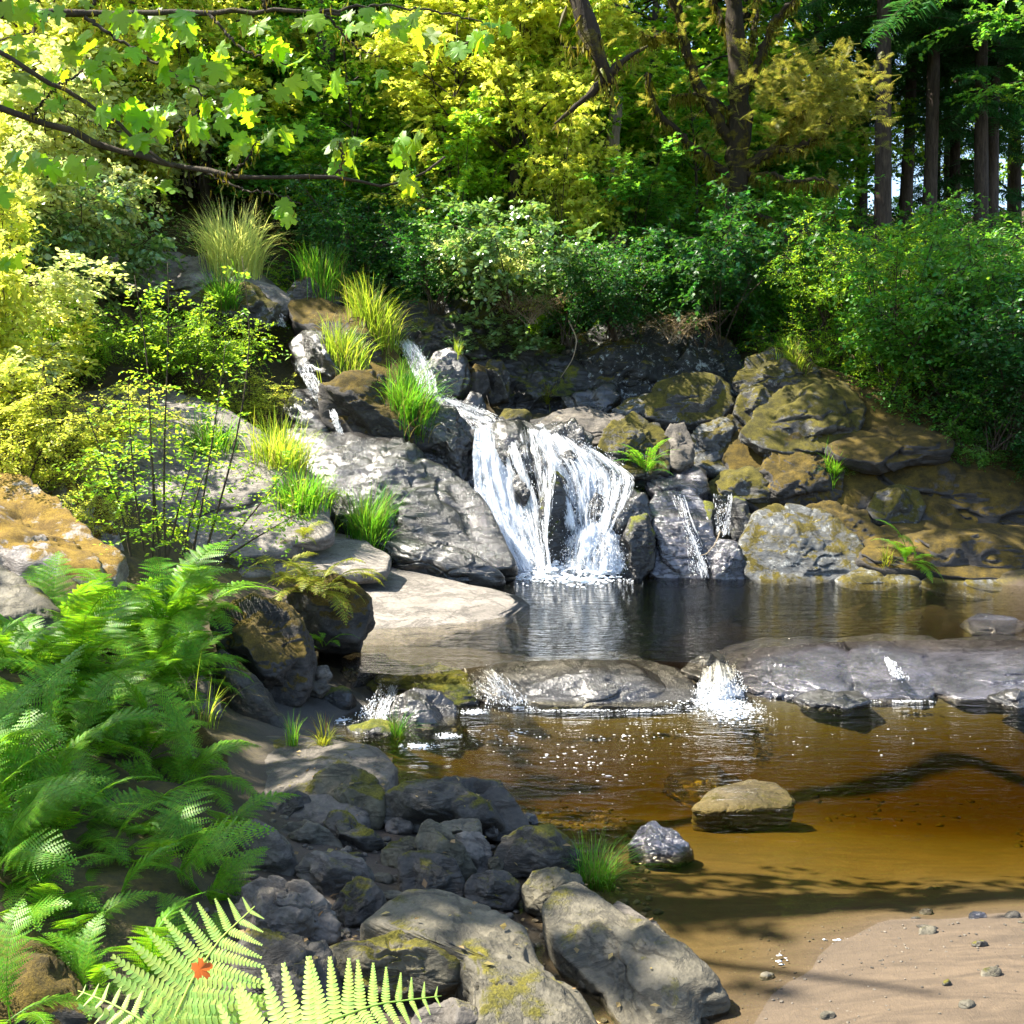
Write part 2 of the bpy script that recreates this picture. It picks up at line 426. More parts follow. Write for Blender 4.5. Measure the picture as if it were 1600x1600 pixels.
M['maple'] = leaf_mat('maple_leaf', (0.13, 0.28, 0.015), (0.42, 0.68, 0.012), 0.55, 0.25, 0.35)
M['yellow'] = leaf_mat('sun_tint_yellow_leaf', (0.42, 0.47, 0.07), (0.80, 0.84, 0.09), 0.5, 0.3, 0.3)  # direct sun and blown highlights put into the leaf colour
M['bright'] = leaf_mat('bright_green_leaf', (0.15, 0.31, 0.02), (0.42, 0.64, 0.03), 0.5, 0.3, 0.35)
M['mid'] = leaf_mat('mid_green_leaf', (0.065, 0.20, 0.022), (0.20, 0.45, 0.03), 0.45, 0.35, 0.4)
M['deep'] = leaf_mat('deep_green_shade_leaf', (0.025, 0.10, 0.02), (0.07, 0.22, 0.02), 0.4, 0.4, 0.4)  # deep green that also carries the shade of dark hollows in its colour
M['bleached'] = leaf_mat('glare_white_leaf', (0.50, 0.55, 0.22), (0.72, 0.78, 0.22), 0.45, 0.25, 0.8, rough=0.3)  # whitish glare of sunlit leaves put into their colour
M['glossy'] = leaf_mat('glossy_pale_leaf', (0.16, 0.26, 0.09), (0.24, 0.42, 0.06), 0.35, 0.3, 0.9, rough=0.28)
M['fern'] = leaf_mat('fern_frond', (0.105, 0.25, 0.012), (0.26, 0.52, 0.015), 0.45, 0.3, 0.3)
M['fernsun'] = leaf_mat('sunlit_tone_fern_frond', (0.34, 0.50, 0.11), (0.5, 0.68, 0.12), 0.4, 0.12, 0.3)  # sunlit brightness put into the frond colour
M['fernyellow'] = leaf_mat('yellow_fern_frond', (0.20, 0.23, 0.02), (0.42, 0.46, 0.03), 0.45, 0.3, 0.3, alt=(0.22, 0.11, 0.02), altp=0.12)
M['grass'] = leaf_mat('grass_blade', (0.075, 0.22, 0.02), (0.20, 0.46, 0.02), 0.5, 0.4, 0.3, alt=(0.24, 0.20, 0.06), altp=0.14)
M['grasswhite'] = leaf_mat('glare_white_grass_blade', (0.50, 0.55, 0.18), (0.8, 0.85, 0.2), 0.5, 0.2, 0.3)  # white sun glare put into the blade colour
M['grassy'] = leaf_mat('sunlit_tone_grass_blade', (0.20, 0.34, 0.03), (0.5, 0.64, 0.04), 0.5, 0.4, 0.3, alt=(0.36, 0.30, 0.09), altp=0.15)  # paler copy of the grass, sunlight put into its colour
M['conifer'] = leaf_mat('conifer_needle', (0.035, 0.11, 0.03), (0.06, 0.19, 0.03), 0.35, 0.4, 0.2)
M['conifersun'] = leaf_mat('sun_gold_conifer_needle', (0.20, 0.20, 0.035), (0.40, 0.38, 0.05), 0.45, 0.3, 0.2)  # golden sunlight put into the needle colour
M['hangmoss'] = leaf_mat('hanging_moss', (0.13, 0.12, 0.012), (0.30, 0.26, 0.02), 0.4, 0.4, 0.1)
M['dry'] = leaf_mat('dry_twig_leaf', (0.26, 0.19, 0.08), (0.32, 0.22, 0.08), 0.35, 0.3, 0.2)
M['orange'] = leaf_mat('orange_leaf', (0.40, 0.12, 0.012), (0.45, 0.15, 0.012), 0.3, 0.25, 0.3)
M['branch'] = bark_mat('dark_branch_bark', (0.03, 0.024, 0.018), (0.07, 0.055, 0.035), 0.25, (0.10, 0.09, 0.01))
M['mossbark'] = bark_mat('moss_clad_bark', (0.018, 0.014, 0.010), (0.04, 0.03, 0.018), 0.42, (0.10, 0.085, 0.008))
M['bark'] = bark_mat('conifer_bark', (0.035, 0.025, 0.02), (0.095, 0.07, 0.055), 0.1, (0.06, 0.06, 0.01))
M['snag'] = bark_mat('grey_dead_wood', (0.12, 0.09, 0.07), (0.28, 0.22, 0.17), 0.0)
M['twig'] = bark_mat('pale_twig', (0.22, 0.17, 0.11), (0.36, 0.29, 0.20), 0.0)
M['stem'] = bark_mat('dark_stem', (0.035, 0.026, 0.02), (0.08, 0.06, 0.04), 0.0)
M['foam'] = foam_mat()
M['streak'] = streak_mat()

# ------------------------------------------------------------------ terrain
CTRL = np.array([
    # lower pool bed and sand bar
    (0.5, 4.4, -.06), (1.5, 5.6, -.14), (3, 6.2, -.2), (1.5, 7.3, -.30), (1.3, 6.6, -.18), (2.1, 6.9, -.26), (3.2, 7.0, -.33), (4.5, 6.4, -.28), (.8, 6.3, -.13), (4, 7.7, -.46), (6, 7, -.40), (0.2, 8.2, -.5), (9, 6, -.4), (1.6, 8.1, -.46), (3, 8.2, -.52), (4.6, 8.5, -.58), (7, 8.6, -.58), (.4, 6.4, -.14),
    (1.35, 4.3, .05), (2, 4.3, .07), (2.2, 4.85, .03), (1.25, 4.6, .02), (3, 4.5, .06), (2, 3, .15), (0, 3, .05), (4, 3, .2), (3.2, 4.95, .02), (6, 3.5, .2), (1.6, 5.15, -.03), (.85, 4.75, -.06), (2.6, 5.4, -.06), (0.7, 4.0, -.02), (0.2, 5.2, -.02),
    # left foreground bank
    (-.8, 4.2, .05), (-.4, 5, .03), (-.3, 6, .02), (-1.2, 6, .1), (-1.2, 7.5, .05), (-1.9, 5, .35), (-2.4, 7, .5), (-3.2, 9, .7), (-1.9, 8.4, .15), (-1.5, 9.4, .15), (-1.5, 3, .2), (-3, 3, .6), (-5, 5, 1.2), (-.9, 8.6, -.15), (-5, 9, 1.15), (-9, 8, 2.8),
    # rock sill between the pools
    (-.6, 9.5, .02), (.3, 9.5, .02), (1.2, 9.55, .06), (2.2, 9.6, .10), (3.2, 9.7, .14), (4.4, 9.8, .14), (6, 9.85, .14), (8, 9.95, .14), (11, 10.2, .1),
    # upper pool bed
    (.5, 10.6, -.1), (1, 12, -.5), (3, 12, -.8), (5, 12, -.6), (2, 14.3, -.6), (0, 11.5, 0), (5, 10.8, -.3), (3, 10.4, -.2), (4, 14, -.4), (0, 13.5, -.1),
    # left bedrock bank
    (-1, 11, .22), (-2.5, 11.5, .45), (-1.5, 13, .42), (-3.5, 13, .9), (-5, 12, 1.4), (-5, 15, 1.9), (-3, 15.5, 1.6), (-5, 18, 3.2), (-3, 19, 3.3), (-8, 14, 2.6), (-9, 20, 5.4), (-5, 21, 4.9), (-3, 21.5, 4.2), (-12, 16, 4.5),
    # behind the falls
    (.5, 15.4, -.2), (.5, 17, 2.0), (2, 17.4, 2.1), (0, 18, 2.5), (-1, 18, 2.7), (1.5, 20, 2.8), (3, 16, 1.0), (0, 19.6, 2.9), (-1.5, 20, 3.6),
    (0, 21.5, 4.8), (3, 21.5, 4.5), (1, 25, 6.2), (5, 26, 6.4), (-3, 26, 7.2), (10, 28, 7), (0, 33, 11), (0, 42, 17), (15, 40, 8.5), (-15, 40, 18), (-15, 25, 9.5), (-8, 28, 9),
    # right bank
    (5, 15.2, .5), (6.4, 14, .3), (7, 15.5, 1.1), (6, 17, 1.9), (8, 17, 2.3), (6, 19, 3.6), (9, 20, 5.0), (11, 15, 2.2), (5, 20.5, 4.0), (12, 22, 6.2), (4.2, 18.5, 2.8), (12, 12, 1.2), (9, 13, .4), (16, 16, 4),
    # far
    (-40, 60, 26), (40, 60, 9), (0, 70, 22), (20, 60, 9), (-45, 20, 14), (45, 20, 10), (0, -8, .8), (-20, -8, 4), (30, -8, 3), (-45, 75, 20), (45, 75, 18), (-20, 5, 6), (25, 6, 3)])
def rbf_solve(C):
    d = np.sqrt(((C[:, None, :2] - C[None, :, :2]) ** 2).sum(-1) + 0.36)
    n = len(C)
    A = np.zeros((n + 3, n + 3)); A[:n, :n] = -d + np.eye(n) * 0.2
    A[:n, n] = 1; A[:n, n + 1:] = C[:, :2]; A[n:, :n] = A[:n, n:].T
    b = np.concatenate([C[:, 2], np.zeros(3)])
    return np.linalg.solve(A, b)
RW = rbf_solve(CTRL)
def terrain(x, y):
    x = np.asarray(x, float); y = np.asarray(y, float); sh = x.shape
    q = np.stack([x.ravel(), y.ravel()], 1)
    z = np.empty(len(q))
    for s in range(0, len(q), 20000):
        d = np.sqrt(((q[s:s + 20000, None] - CTRL[None, :, :2]) ** 2).sum(-1) + 0.36)
        z[s:s + 20000] = -d @ RW[:len(CTRL)] + RW[len(CTRL)] + q[s:s + 20000] @ RW[len(CTRL) + 1:]
    z = z.reshape(sh)
    p = np.stack([x, y, 0 * x], -1)
    amp = np.clip((z - 0.15) * 0.6, 0.018, 0.16)
    return z + amp * fbm(p * 1.3, 5, 3, 0.55)
def H(x, y): return float(terrain(np.array([x]), np.array([y]))[0])
xs = np.concatenate([np.arange(-48, -9, 1.2), np.arange(-9, 11, 0.11), np.arange(11, 48.1, 1.2)])
ys = np.concatenate([np.arange(-9, 2, 1.0), np.arange(2, 23, 0.11), np.arange(23, 80, 1.2)])
XX, YY = np.meshgrid(xs, ys)
ZZ = terrain(XX, YY)
nx, ny = len(xs), len(ys)
gi = (np.arange(ny - 1)[:, None] * nx + np.arange(nx - 1)[None])
gq = np.stack([gi, gi + 1, gi + nx + 1, gi + nx], -1).reshape(-1, 4)
def ground_mat():
    m, nt, out = new_mat('stream_bed_and_forest_floor'); L = nt.links.new
    pos = world_pos(nt)
    sep = node(nt, 'ShaderNodeSeparateXYZ'); L(pos, sep.inputs[0])
    n1 = noise_tex(nt, 1.4, 6, 0.65, pos); n2 = noise_tex(nt, 22, 6, 0.7, pos); n3 = noise_tex(nt, 130, 3, 0.7, pos)
    mp = node(nt, 'ShaderNodeMapping'); mp.inputs['Scale'].default_value = (2.0, 7, 1); mp.inputs['Rotation'].default_value = (0, 0, -0.25); L(pos, mp.inputs[0])
    nr = noise_tex(nt, 1.6, 5, 0.6, mp.outputs[0], 1.2)
    sand = mixc(nt, ramp(nt, nr, [(0.36, (0, 0, 0)), (0.64, (1, 1, 1))]), (0.054, 0.037, 0.021), (0.095, 0.066, 0.039))
    wetf = ramp(nt, mathn(nt, 'ADD', mathn(nt, 'MULTIPLY', sep.outputs[2], 6.0), mathn(nt, 'MULTIPLY', n1, 0.3)), [(0.22, (0, 0, 0)), (0.48, (1, 1, 1))])
    sand = mixc(nt, wetf, mixc(nt, 0.35, sand, (0.06, 0.042, 0.024)), sand)
    sand = mixc(nt, ramp(nt, n3, [(0.60, (0, 0, 0)), (0.75, (0.8, 0.8, 0.8))]), sand, (0.10, 0.07, 0.045))
    sand = mixc(nt, ramp(nt, n2, [(0.62, (0, 0, 0)), (0.70, (0.7, 0.7, 0.7))]), sand, (0.09, 0.06, 0.03))
    soil = mixc(nt, n1, (0.03, 0.02, 0.012), (0.075, 0.05, 0.025))
    moss = mixc(nt, ramp(nt, n2, [(0.35, (0, 0, 0)), (0.65, (1, 1, 1))]), (0.025, 0.020, 0.004), (0.085, 0.064, 0.008))
    fl = mixc(nt, ramp(nt, n1, [(0.36, (0, 0, 0)), (0.52, (1, 1, 1))]), soil, moss)
    dark = mixc(nt, n2, (0.025, 0.024, 0.022), (0.07, 0.062, 0.05))
    zz = mathn(nt, 'ADD', sep.outputs[2], mathn(nt, 'MULTIPLY', mathn(nt, 'SUBTRACT', n1, 0.5), 0.12))
    f1 = ramp(nt, mathn(nt, 'MULTIPLY', zz, 2.0), [(0.28, (0, 0, 0)), (0.6, (1, 1, 1))])
    # light loss in deeper water put into bed colour; dark rock floors upper pool
    depth_dark = ramp(nt, mathn(nt, 'MULTIPLY', mathn(nt, 'ADD', sep.outputs[1], mathn(nt, 'MULTIPLY', mathn(nt, 'SUBTRACT', n1, 0.5), 5.0)), 0.1), [(0.60, (0, 0, 0)), (0.84, (1, 1, 1))])
    mud = mixc(nt, n2, (0.028, 0.020, 0.013), (0.085, 0.062, 0.042))
    edge = mathn(nt, 'ADD', sep.outputs[0], mathn(nt, 'MULTIPLY', mathn(nt, 'SUBTRACT', n1, 0.5), 0.8))
    f3 = ramp(nt, mathn(nt, 'MULTIPLY', mathn(nt, 'ADD', edge, 0.5), 0.5), [(0.30, (0, 0, 0)), (0.52, (1, 1, 1))])
    low = mixc(nt, depth_dark, mixc(nt, f3, mud, sand), dark)
    base = mixc(nt, f1, low, fl)
    h = mathn(nt, 'ADD', n2, mathn(nt, 'MULTIPLY', n3, 0.4))
    bp = node(nt, 'ShaderNodeBump'); bp.inputs['Strength'].default_value = 0.5; bp.inputs['Distance'].default_value = 0.03; L(h, bp.inputs['Height'])
    pr = node(nt, 'ShaderNodeBsdfPrincipled'); L(base, pr.inputs['Base Color']); pr.inputs['Roughness'].default_value = 0.85; L(bp.outputs[0], pr.inputs['Normal'])
    L(pr.outputs[0], out.inputs[0])
    return m
M['ground'] = ground_mat()
ground = link('ground', make_mesh('ground', np.stack([XX, YY, ZZ], -1).reshape(-1, 3), gq, M['ground']))
tag(ground, kind='structure')

# ------------------------------------------------------------------ water bodies
def water_body(name, outline, z, bottom, mat, nfront=0):
    bm = bmesh.new()
    vs = [bm.verts.new((x, y, z)) for x, y in outline]
    f = bm.faces.new(vs)
    if f.normal.z < 0: f.normal_flip()
    r = bmesh.ops.extrude_face_region(bm, geom=[f])
    bmesh.ops.translate(bm, verts=[v for v in r['geom'] if isinstance(v, bmesh.types.BMVert)], vec=(0, 0, bottom - z))
    if nfront:                                          # the sill between the pools leans back under the upper pool
        fr_ = [(round(x, 4), round(y, 4)) for x, y in outline[:nfront]]
        for v in bm.verts:
            if v.co.z < z - .1 and (round(v.co.x, 4), round(v.co.y, 4)) in fr_: v.co.y += 1.3
    bmesh.ops.recalc_face_normals(bm, faces=bm.faces)
    bmesh.ops.triangulate(bm, faces=bm.faces)
    me = bpy.data.meshes.new(name); bm.to_mesh(me); bm.free(); me.materials.append(mat)
    return tag(link(name, me), kind='structure')
UPZ = 0.30
M['water'] = water_mat('lower_pool_water', 0.12, 0.05, 3.8, (0.80, 0.70, 0.05))
M['water2'] = water_mat('upper_pool_water', 0.24, 0.11, 1.6, (0.62, 0.55, 0.36))
front = [G(a, b, UPZ) for a, b in ((470, 1034), (560, 1050), (640, 1056), (720, 1046), (800, 1034), (900, 1030), (1000, 1032), (1070, 1034), (1110, 1040), (1150, 1040), (1180, 1012), (1300, 1003), (1450, 1000), (1700, 1000), (2000, 990))]
low_out = [(-4, 2.2), (14, 2.2), (14, 9.9), (-4, 9.9)]
water_body('lower_pool_water', low_out, 0.0, -1.2, M['water'])
water_body('upper_pool_water', [(v.x, v.y) for v in front] + [(14, 11.5), (14, 17), (-2.6, 17), (-2.6, 11.0)], UPZ, -1.0, M['water2'], len(front))

# ------------------------------------------------------------------ rocks
_ico = {}
def ico(sub):
    if sub not in _ico:
        bm = bmesh.new(); bmesh.ops.create_icosphere(bm, subdivisions=sub, radius=1.0)
        V = np.array([v.co[:] for v in bm.verts]); T = np.array([[v.index for v in f.verts] for f in bm.faces]); bm.free()
        _ico[sub] = (V, T)
    return _ico[sub]
def polar(poly):
    p = np.asarray(poly, float)
    x, y = p[:, 0], p[:, 1]; x2, y2 = np.roll(x, -1), np.roll(y, -1)
    cr = x * y2 - x2 * y; A = cr.sum() / 2
    c = np.array([((x + x2) * cr).sum(), ((y + y2) * cr).sum()]) / (6 * A)
    th = np.linspace(-np.pi, np.pi, 241)[:-1]; r = np.zeros(len(th))
    for k, t in enumerate(th):
        d = np.array([math.cos(t), -math.sin(t)]); best = 1.0
        for i in range(len(p)):
            a, b = p[i] - c, p[(i + 1) % len(p)] - c; e = b - a
            den = d[0] * e[1] - d[1] * e[0]
            if abs(den) < 1e-9: continue
            s = (a[0] * e[1] - a[1] * e[0]) / den; u = (a[0] * d[1] - a[1] * d[0]) / den
            if s > 0 and -1e-6 <= u <= 1 + 1e-6: best = max(best, s)
        r[k] = best
    for _ in range(2): r = 0.25 * np.roll(r, 1) + 0.5 * r + 0.25 * np.roll(r, -1)
    return c, th, r
_seed = [100]
def rock_mesh(name, poly, Yb, Yt, T, mat, n=2.6, fac=6, rough=0.05, sub=5, seed=None, tb=None):
    """a boulder whose outline seen from the path is poly; Yb/Yt: distance of its foot and its crest, T: half thickness in metres"""
    if seed is None: _seed[0] += 1; seed = _seed[0]
    rs = np.random.RandomState(seed)
    V, T3 = ico(sub)
    c, th, rr = polar(poly)
    p = np.asarray(poly, float); y0, y1 = p[:, 1].max(), p[:, 1].min()
    a, b, w = V[:, 0], V[:, 1], V[:, 2]
    s = np.sqrt(a * a + b * b); t = np.arctan2(b, a)
    rad = 1.0 / (s ** n + np.abs(w) ** n) ** (1.0 / n)
    if fac:
        d = norm(rs.normal(size=(fac, 3)) * np.array([1, 1, 0.7]) + np.array([0, 0.1, 0.7])); h = rs.uniform(0.52, 0.88, fac)
        cut = np.min(np.where(V @ d.T > 0.05, h / np.maximum(V @ d.T, 0.05), 9), axis=1)
        cut = np.where(np.abs(w) < 0.45, cut + (0.45 - np.abs(w)) * 2.2, cut)
        k = 22.0
        rad = -np.log(np.exp(-k * rad) + np.exp(-k * np.minimum(cut, 3))) / k + 0.02
    R_ = np.interp(t, np.append(th, np.pi), np.append(rr, rr[0]))
    px = c[0] + R_ * np.cos(t) * s * rad; py = c[1] - R_ * np.sin(t) * s * rad
    inv = 1 / Yb + (1 / Yt - 1 / Yb) * (y0 - py) / (y0 - y1)
    Y = 1 / np.clip(inv, 1 / 60.0, 1.0)
    W = unproj(px, py, Y)
    ctr = unproj(c[0], c[1], 1 / (1 / Yb + (1 / Yt - 1 / Yb) * (y0 - c[1]) / (y0 - y1)))
    e1 = unproj(p[:, 0].min(), y0, Yb); e2 = unproj(p[:, 0].max(), y0, Yb); e3 = unproj(c[0], y1, Yt); e4 = unproj(c[0], y0, Yb)
    nr = norm(np.cross(e2 - e1, e3 - e4)); nr = nr if nr[1] < 0 else -nr
    T_ = np.where(w > 0, T, T if tb is None else tb)
    W = W + nr[None] * (w * rad * T_)[:, None]
    size = np.linalg.norm(e2 - e1)
    dirn = norm(W - ctr)
    q = W / max(size, 0.15)
    am = rough * size
    W = W + dirn * (am * (fbm(q * 3.1, 5, seed, 0.5)))[:, None]
    # fissures: narrow grooves, and shallow steps
    g1 = fbm(q * np.array([2.2, 2.2, 4.5]), 3, seed + 5); g2 = fbm(q * np.array([6, 6, 9]), 2, seed + 9)
    W = W - dirn * (am * (0.9 * np.exp(-(g1 / 0.05) ** 2) + 0.35 * np.exp(-(g2 / 0.07) ** 2)))[:, None]
    st = q[:, 2] * 5 + q[:, 0] * 1.5 + 0.6 * g1
    W = W + dirn * (0.5 * am * (st - np.floor(st)))[:, None] * np.clip(1.5 - 3 * np.abs(g2), 0, 1)[:, None]
    loc = Vector(ctr)
    me = make_mesh(name, W - ctr[None], T3, mat, True)
    return me, loc
def rock(name, label, poly, Yb, Yt, T, mat, cat='rock', group=None, parent=None, **kw):
    me, loc = rock_mesh(name, poly, Yb, Yt, T, M[mat], **kw)
    o = link(name, me, parent); o.location = loc
    if parent is None: tag(o, label, cat, group)
    return o
def ell(cx, cy, rx, ry, n=12, k=2.4):
    return [(cx + rx * np.sign(math.cos(a)) * abs(math.cos(a)) ** (2 / k), cy + ry * np.sign(math.sin(a)) * abs(math.sin(a)) ** (2 / k)) for a in np.linspace(0, 2 * np.pi, n, endpoint=False)]
def yb(py, z=0.0): return dist_at(py, z)

# ---- foreground stones on the left shore (outline seen from the path, foot distance from where they meet the ground)
def fg(name, label, poly, mat, z=0.0, dep=None, T=None, dy=0.0, **kw):
    p = np.array(poly, float); y0 = p[:, 1].max(); w = p[:, 0].max() - p[:, 0].min(); h = y0 - p[:, 1].min()
    Yb = dist_at(y0, z) + dy
    hm = h * Yb / F; wm = w * Yb / F
    T = T or 0.42 * min(wm, 1.6 * hm) + 0.02
    Yt = Yb + (dep if dep is not None else 0.55 * hm + 0.02)
    kw.setdefault('n', 3.0); kw.setdefault('rough', .04); kw.setdefault('fac', 9)
    p = p.mean(0) + (p - p.mean(0)) * 1.06
    return rock(name, label, [tuple(v) for v in p], Yb + T * 0.5, Yt + T * 0.5, T, mat, **kw)
SH = 'stones along the left shore'
fg('stone', 'small dark wedge-shaped stone at the lower left corner of the flat grey slab', [(394, 1246), (404, 1243), (425, 1258), (436, 1274), (432, 1286), (412, 1284), (398, 1268)], 'dark', .1, group=SH)
fg('stone', 'blue-black angular stone leaning on the flat grey slab, left of the moss-patched boulder', [(433, 1272), (452, 1246), (466, 1238), (484, 1248), (489, 1264), (466, 1284), (440, 1296)], 'dark', .08, fac=9, n=3, group=SH)
fg('boulder', 'grey boulder with a yellow moss patch on its right flank', [(482, 1244), (500, 1216), (530, 1201), (562, 1206), (590, 1222), (606, 1250), (604, 1280), (590, 1300), (540, 1298), (505, 1282)], 'olive', .05, fac=8, sub=5, group=SH)
fg('boulder', 'long dark whale-backed boulder lying at the pool edge', [(598, 1272), (606, 1248), (640, 1232), (690, 1228), (740, 1221), (775, 1228), (803, 1252), (824, 1290), (828, 1312), (800, 1320), (740, 1314), (640, 1300), (604, 1292)], 'dark', .0, fac=4, n=2.8, sub=6, rough=.03, group=SH)
fg('stone', 'rounded dark stone tapering to the right under the moss-patched boulder', [(508, 1286), (520, 1273), (545, 1272), (562, 1290), (590, 1308), (600, 1322), (580, 1334), (545, 1332), (516, 1308)], 'dark', .05, fac=5, group=SH)
fg('stone', 'yellowish flat stone with a dark tilted face, left of the tapering dark stone', [(432, 1306), (452, 1292), (480, 1286), (510, 1298), (530, 1318), (534, 1332), (515, 1344), (480, 1338), (448, 1328)], 'tan', .05, fac=9, group=SH)
fg('stone', 'smooth blue-grey stone behind the overhanging green frond', [(386, 1294), (404, 1284), (430, 1298), (452, 1322), (464, 1352), (456, 1374), (425, 1380), (395, 1360), (384, 1325)], 'grey', .12, fac=3, rough=.03, group=SH)
fg('stone', 'flat grey-brown slab stone at the centre of the left shore', [(466, 1360), (490, 1340), (530, 1338), (562, 1348), (578, 1372), (574, 1392), (548, 1412), (520, 1428), (494, 1404), (474, 1384)], 'grey', .04, fac=6, n=3.2, group=SH)
fg('stone', 'upright dark wedge stone with pale roots draped over it', [(518, 1428), (536, 1396), (560, 1374), (582, 1380), (600, 1406), (594, 1428), (570, 1448), (540, 1462), (524, 1452)], 'dark', .04, fac=9, group=SH)
fg('stone', 'pointed olive stone with moss on its lower face', [(654, 1318), (662, 1294), (676, 1288), (700, 1302), (726, 1330), (740, 1356), (728, 1374), (700, 1380), (664, 1366)], 'olive', .04, fac=8, group=SH)
fg('stone', 'flat pale-topped stone just below the long dark boulder', [(680, 1298), (690, 1287), (720, 1283), (748, 1285), (752, 1302), (740, 1316), (700, 1314)], 'tan', .12, fac=6, n=3.4, group=SH)
fg('stone', 'grey block stone behind the pointed olive stone', [(708, 1312), (724, 1302), (750, 1304), (764, 1326), (768, 1352), (756, 1374), (726, 1372), (708, 1344)], 'grey', .04, fac=8, dy=.1, group=SH)
fg('stone', 'blocky black stone with a flat tilted top in the middle of the shore', [(627, 1345), (640, 1334), (672, 1334), (708, 1346), (727, 1386), (722, 1404), (690, 1412), (636, 1410), (628, 1382)], 'dark', .04, fac=10, n=3.2, group=SH)
fg('stone', 'low olive stone left of the pointed olive stone', [(596, 1336), (612, 1318), (640, 1308), (656, 1318), (660, 1350), (650, 1376), (620, 1372), (600, 1358)], 'olive', .04, fac=6, dy=.1, group=SH)
fg('stone', 'small glossy black stone right of the blocky black stone', [(730, 1392), (742, 1372), (764, 1366), (792, 1366), (808, 1382), (810, 1404), (798, 1420), (756, 1418), (734, 1410)], 'dark', .03, fac=10, group=SH)
fg('boulder', 'rounded dark boulder left of the big grass tuft', [(774, 1340), (788, 1314), (820, 1297), (858, 1297), (884, 1312), (900, 1340), (896, 1366), (860, 1376), (810, 1372), (780, 1362)], 'dark', .0, fac=4, rough=.04, group=SH)
fg('stone', 'mossy dark stone under the roots of the big grass tuft', [(818, 1390), (836, 1368), (870, 1362), (900, 1372), (918, 1396), (912, 1424), (880, 1436), (850, 1434), (828, 1420)], 'olive', .02, fac=5, group=SH)
fg('boulder', 'long pale olive slab boulder running to the bottom edge', [(562, 1478), (590, 1446), (640, 1412), (690, 1412), (760, 1440), (812, 1476), (852, 1530), (905, 1572), (950, 1650), (740, 1680), (735, 1560), (700, 1510), (630, 1500)], 'tan', .1, dep=1.0, T=.16, fac=3, rough=.025, sub=6, dy=.0, group=SH)
fg('boulder', 'green-grey oval boulder above the bright fern frond', [(508, 1510), (530, 1484), (580, 1478), (626, 1466), (672, 1476), (712, 1496), (728, 1516), (718, 1540), (680, 1556), (600, 1552), (540, 1536)], 'olive', .12, fac=3, rough=.035, sub=6, dep=.15, group=SH)
fg('boulder', 'broad grey cracked boulder with a fallen orange leaf on it', [(376, 1420), (392, 1388), (430, 1376), (475, 1382), (508, 1412), (526, 1446), (520, 1472), (480, 1486), (420, 1480), (382, 1460)], 'grey', .15, fac=5, sub=6, rough=.05, group=SH)
fg('boulder', 'dark grey folded boulder above the bottom fern fronds', [(376, 1486), (400, 1462), (450, 1470), (500, 1484), (522, 1520), (520, 1580), (500, 1660), (390, 1660), (370, 1560)], 'dark', .12, fac=7, sub=6, rough=.06, dep=.3, dy=.15, group=SH)
fg('stone', 'rounded grey stone cut by the bottom edge beside yellow fallen leaves', [(650, 1600), (668, 1578), (705, 1568), (745, 1580), (765, 1606), (755, 1650), (660, 1650)], 'grey', .08, fac=3, group=SH)
fg('boulder', 'long log-shaped olive boulder reaching into the shallow water', [(854, 1440), (872, 1412), (908, 1400), (948, 1428), (1000, 1462), (1060, 1512), (1112, 1556), (1136, 1592), (1090, 1606), (1080, 1650), (990, 1650), (940, 1560), (880, 1500)], 'tan', -.03, dep=.9, T=.19, fac=3, sub=6, rough=.03, dy=.0, group=SH)
fg('rock_ledge', 'low grey ridge of rock at the waterline beside the log-shaped boulder', [(946, 1432), (968, 1414), (1000, 1436), (1040, 1466), (1068, 1492), (1080, 1512), (1064, 1520), (1030, 1496), (980, 1468)], 'grey', -.04, dep=.5, T=.08, fac=3, cat='rock')
fg('stone', 'grey stone half out of the water right of the big grass tuft', [(984, 1322), (1000, 1298), (1022, 1288), (1046, 1298), (1068, 1318), (1082, 1340), (1060, 1362), (1010, 1362), (986, 1344)], 'wetpale', -.1, fac=5, group=SH)
pool_stone = fg('boulder', 'pale flat-topped boulder alone in the amber pool', [(1086, 1262), (1102, 1240), (1130, 1224), (1170, 1216), (1208, 1220), (1232, 1234), (1240, 1250), (1228, 1260), (1170, 1266), (1110, 1268)], 'grey', -.05, dep=.5, T=.06, tb=.46, fac=4, sub=6, rough=.03)
pool_stone.scale = (1, 1, .66); pool_stone.location.z -= .022
fg('submerged_rock', 'dark flat rock under the water behind the pale boulder', [(1040, 1228), (1060, 1216), (1110, 1212), (1150, 1222), (1160, 1256), (1120, 1276), (1070, 1262)], 'wet', -.42, dep=.7, T=.14, fac=3)
fg('stone', 'tiny dark stone poking out beyond the right end of the long dark boulder', [(812, 1282), (824, 1270), (836, 1276), (840, 1288), (822, 1296)], 'wet', -.02)
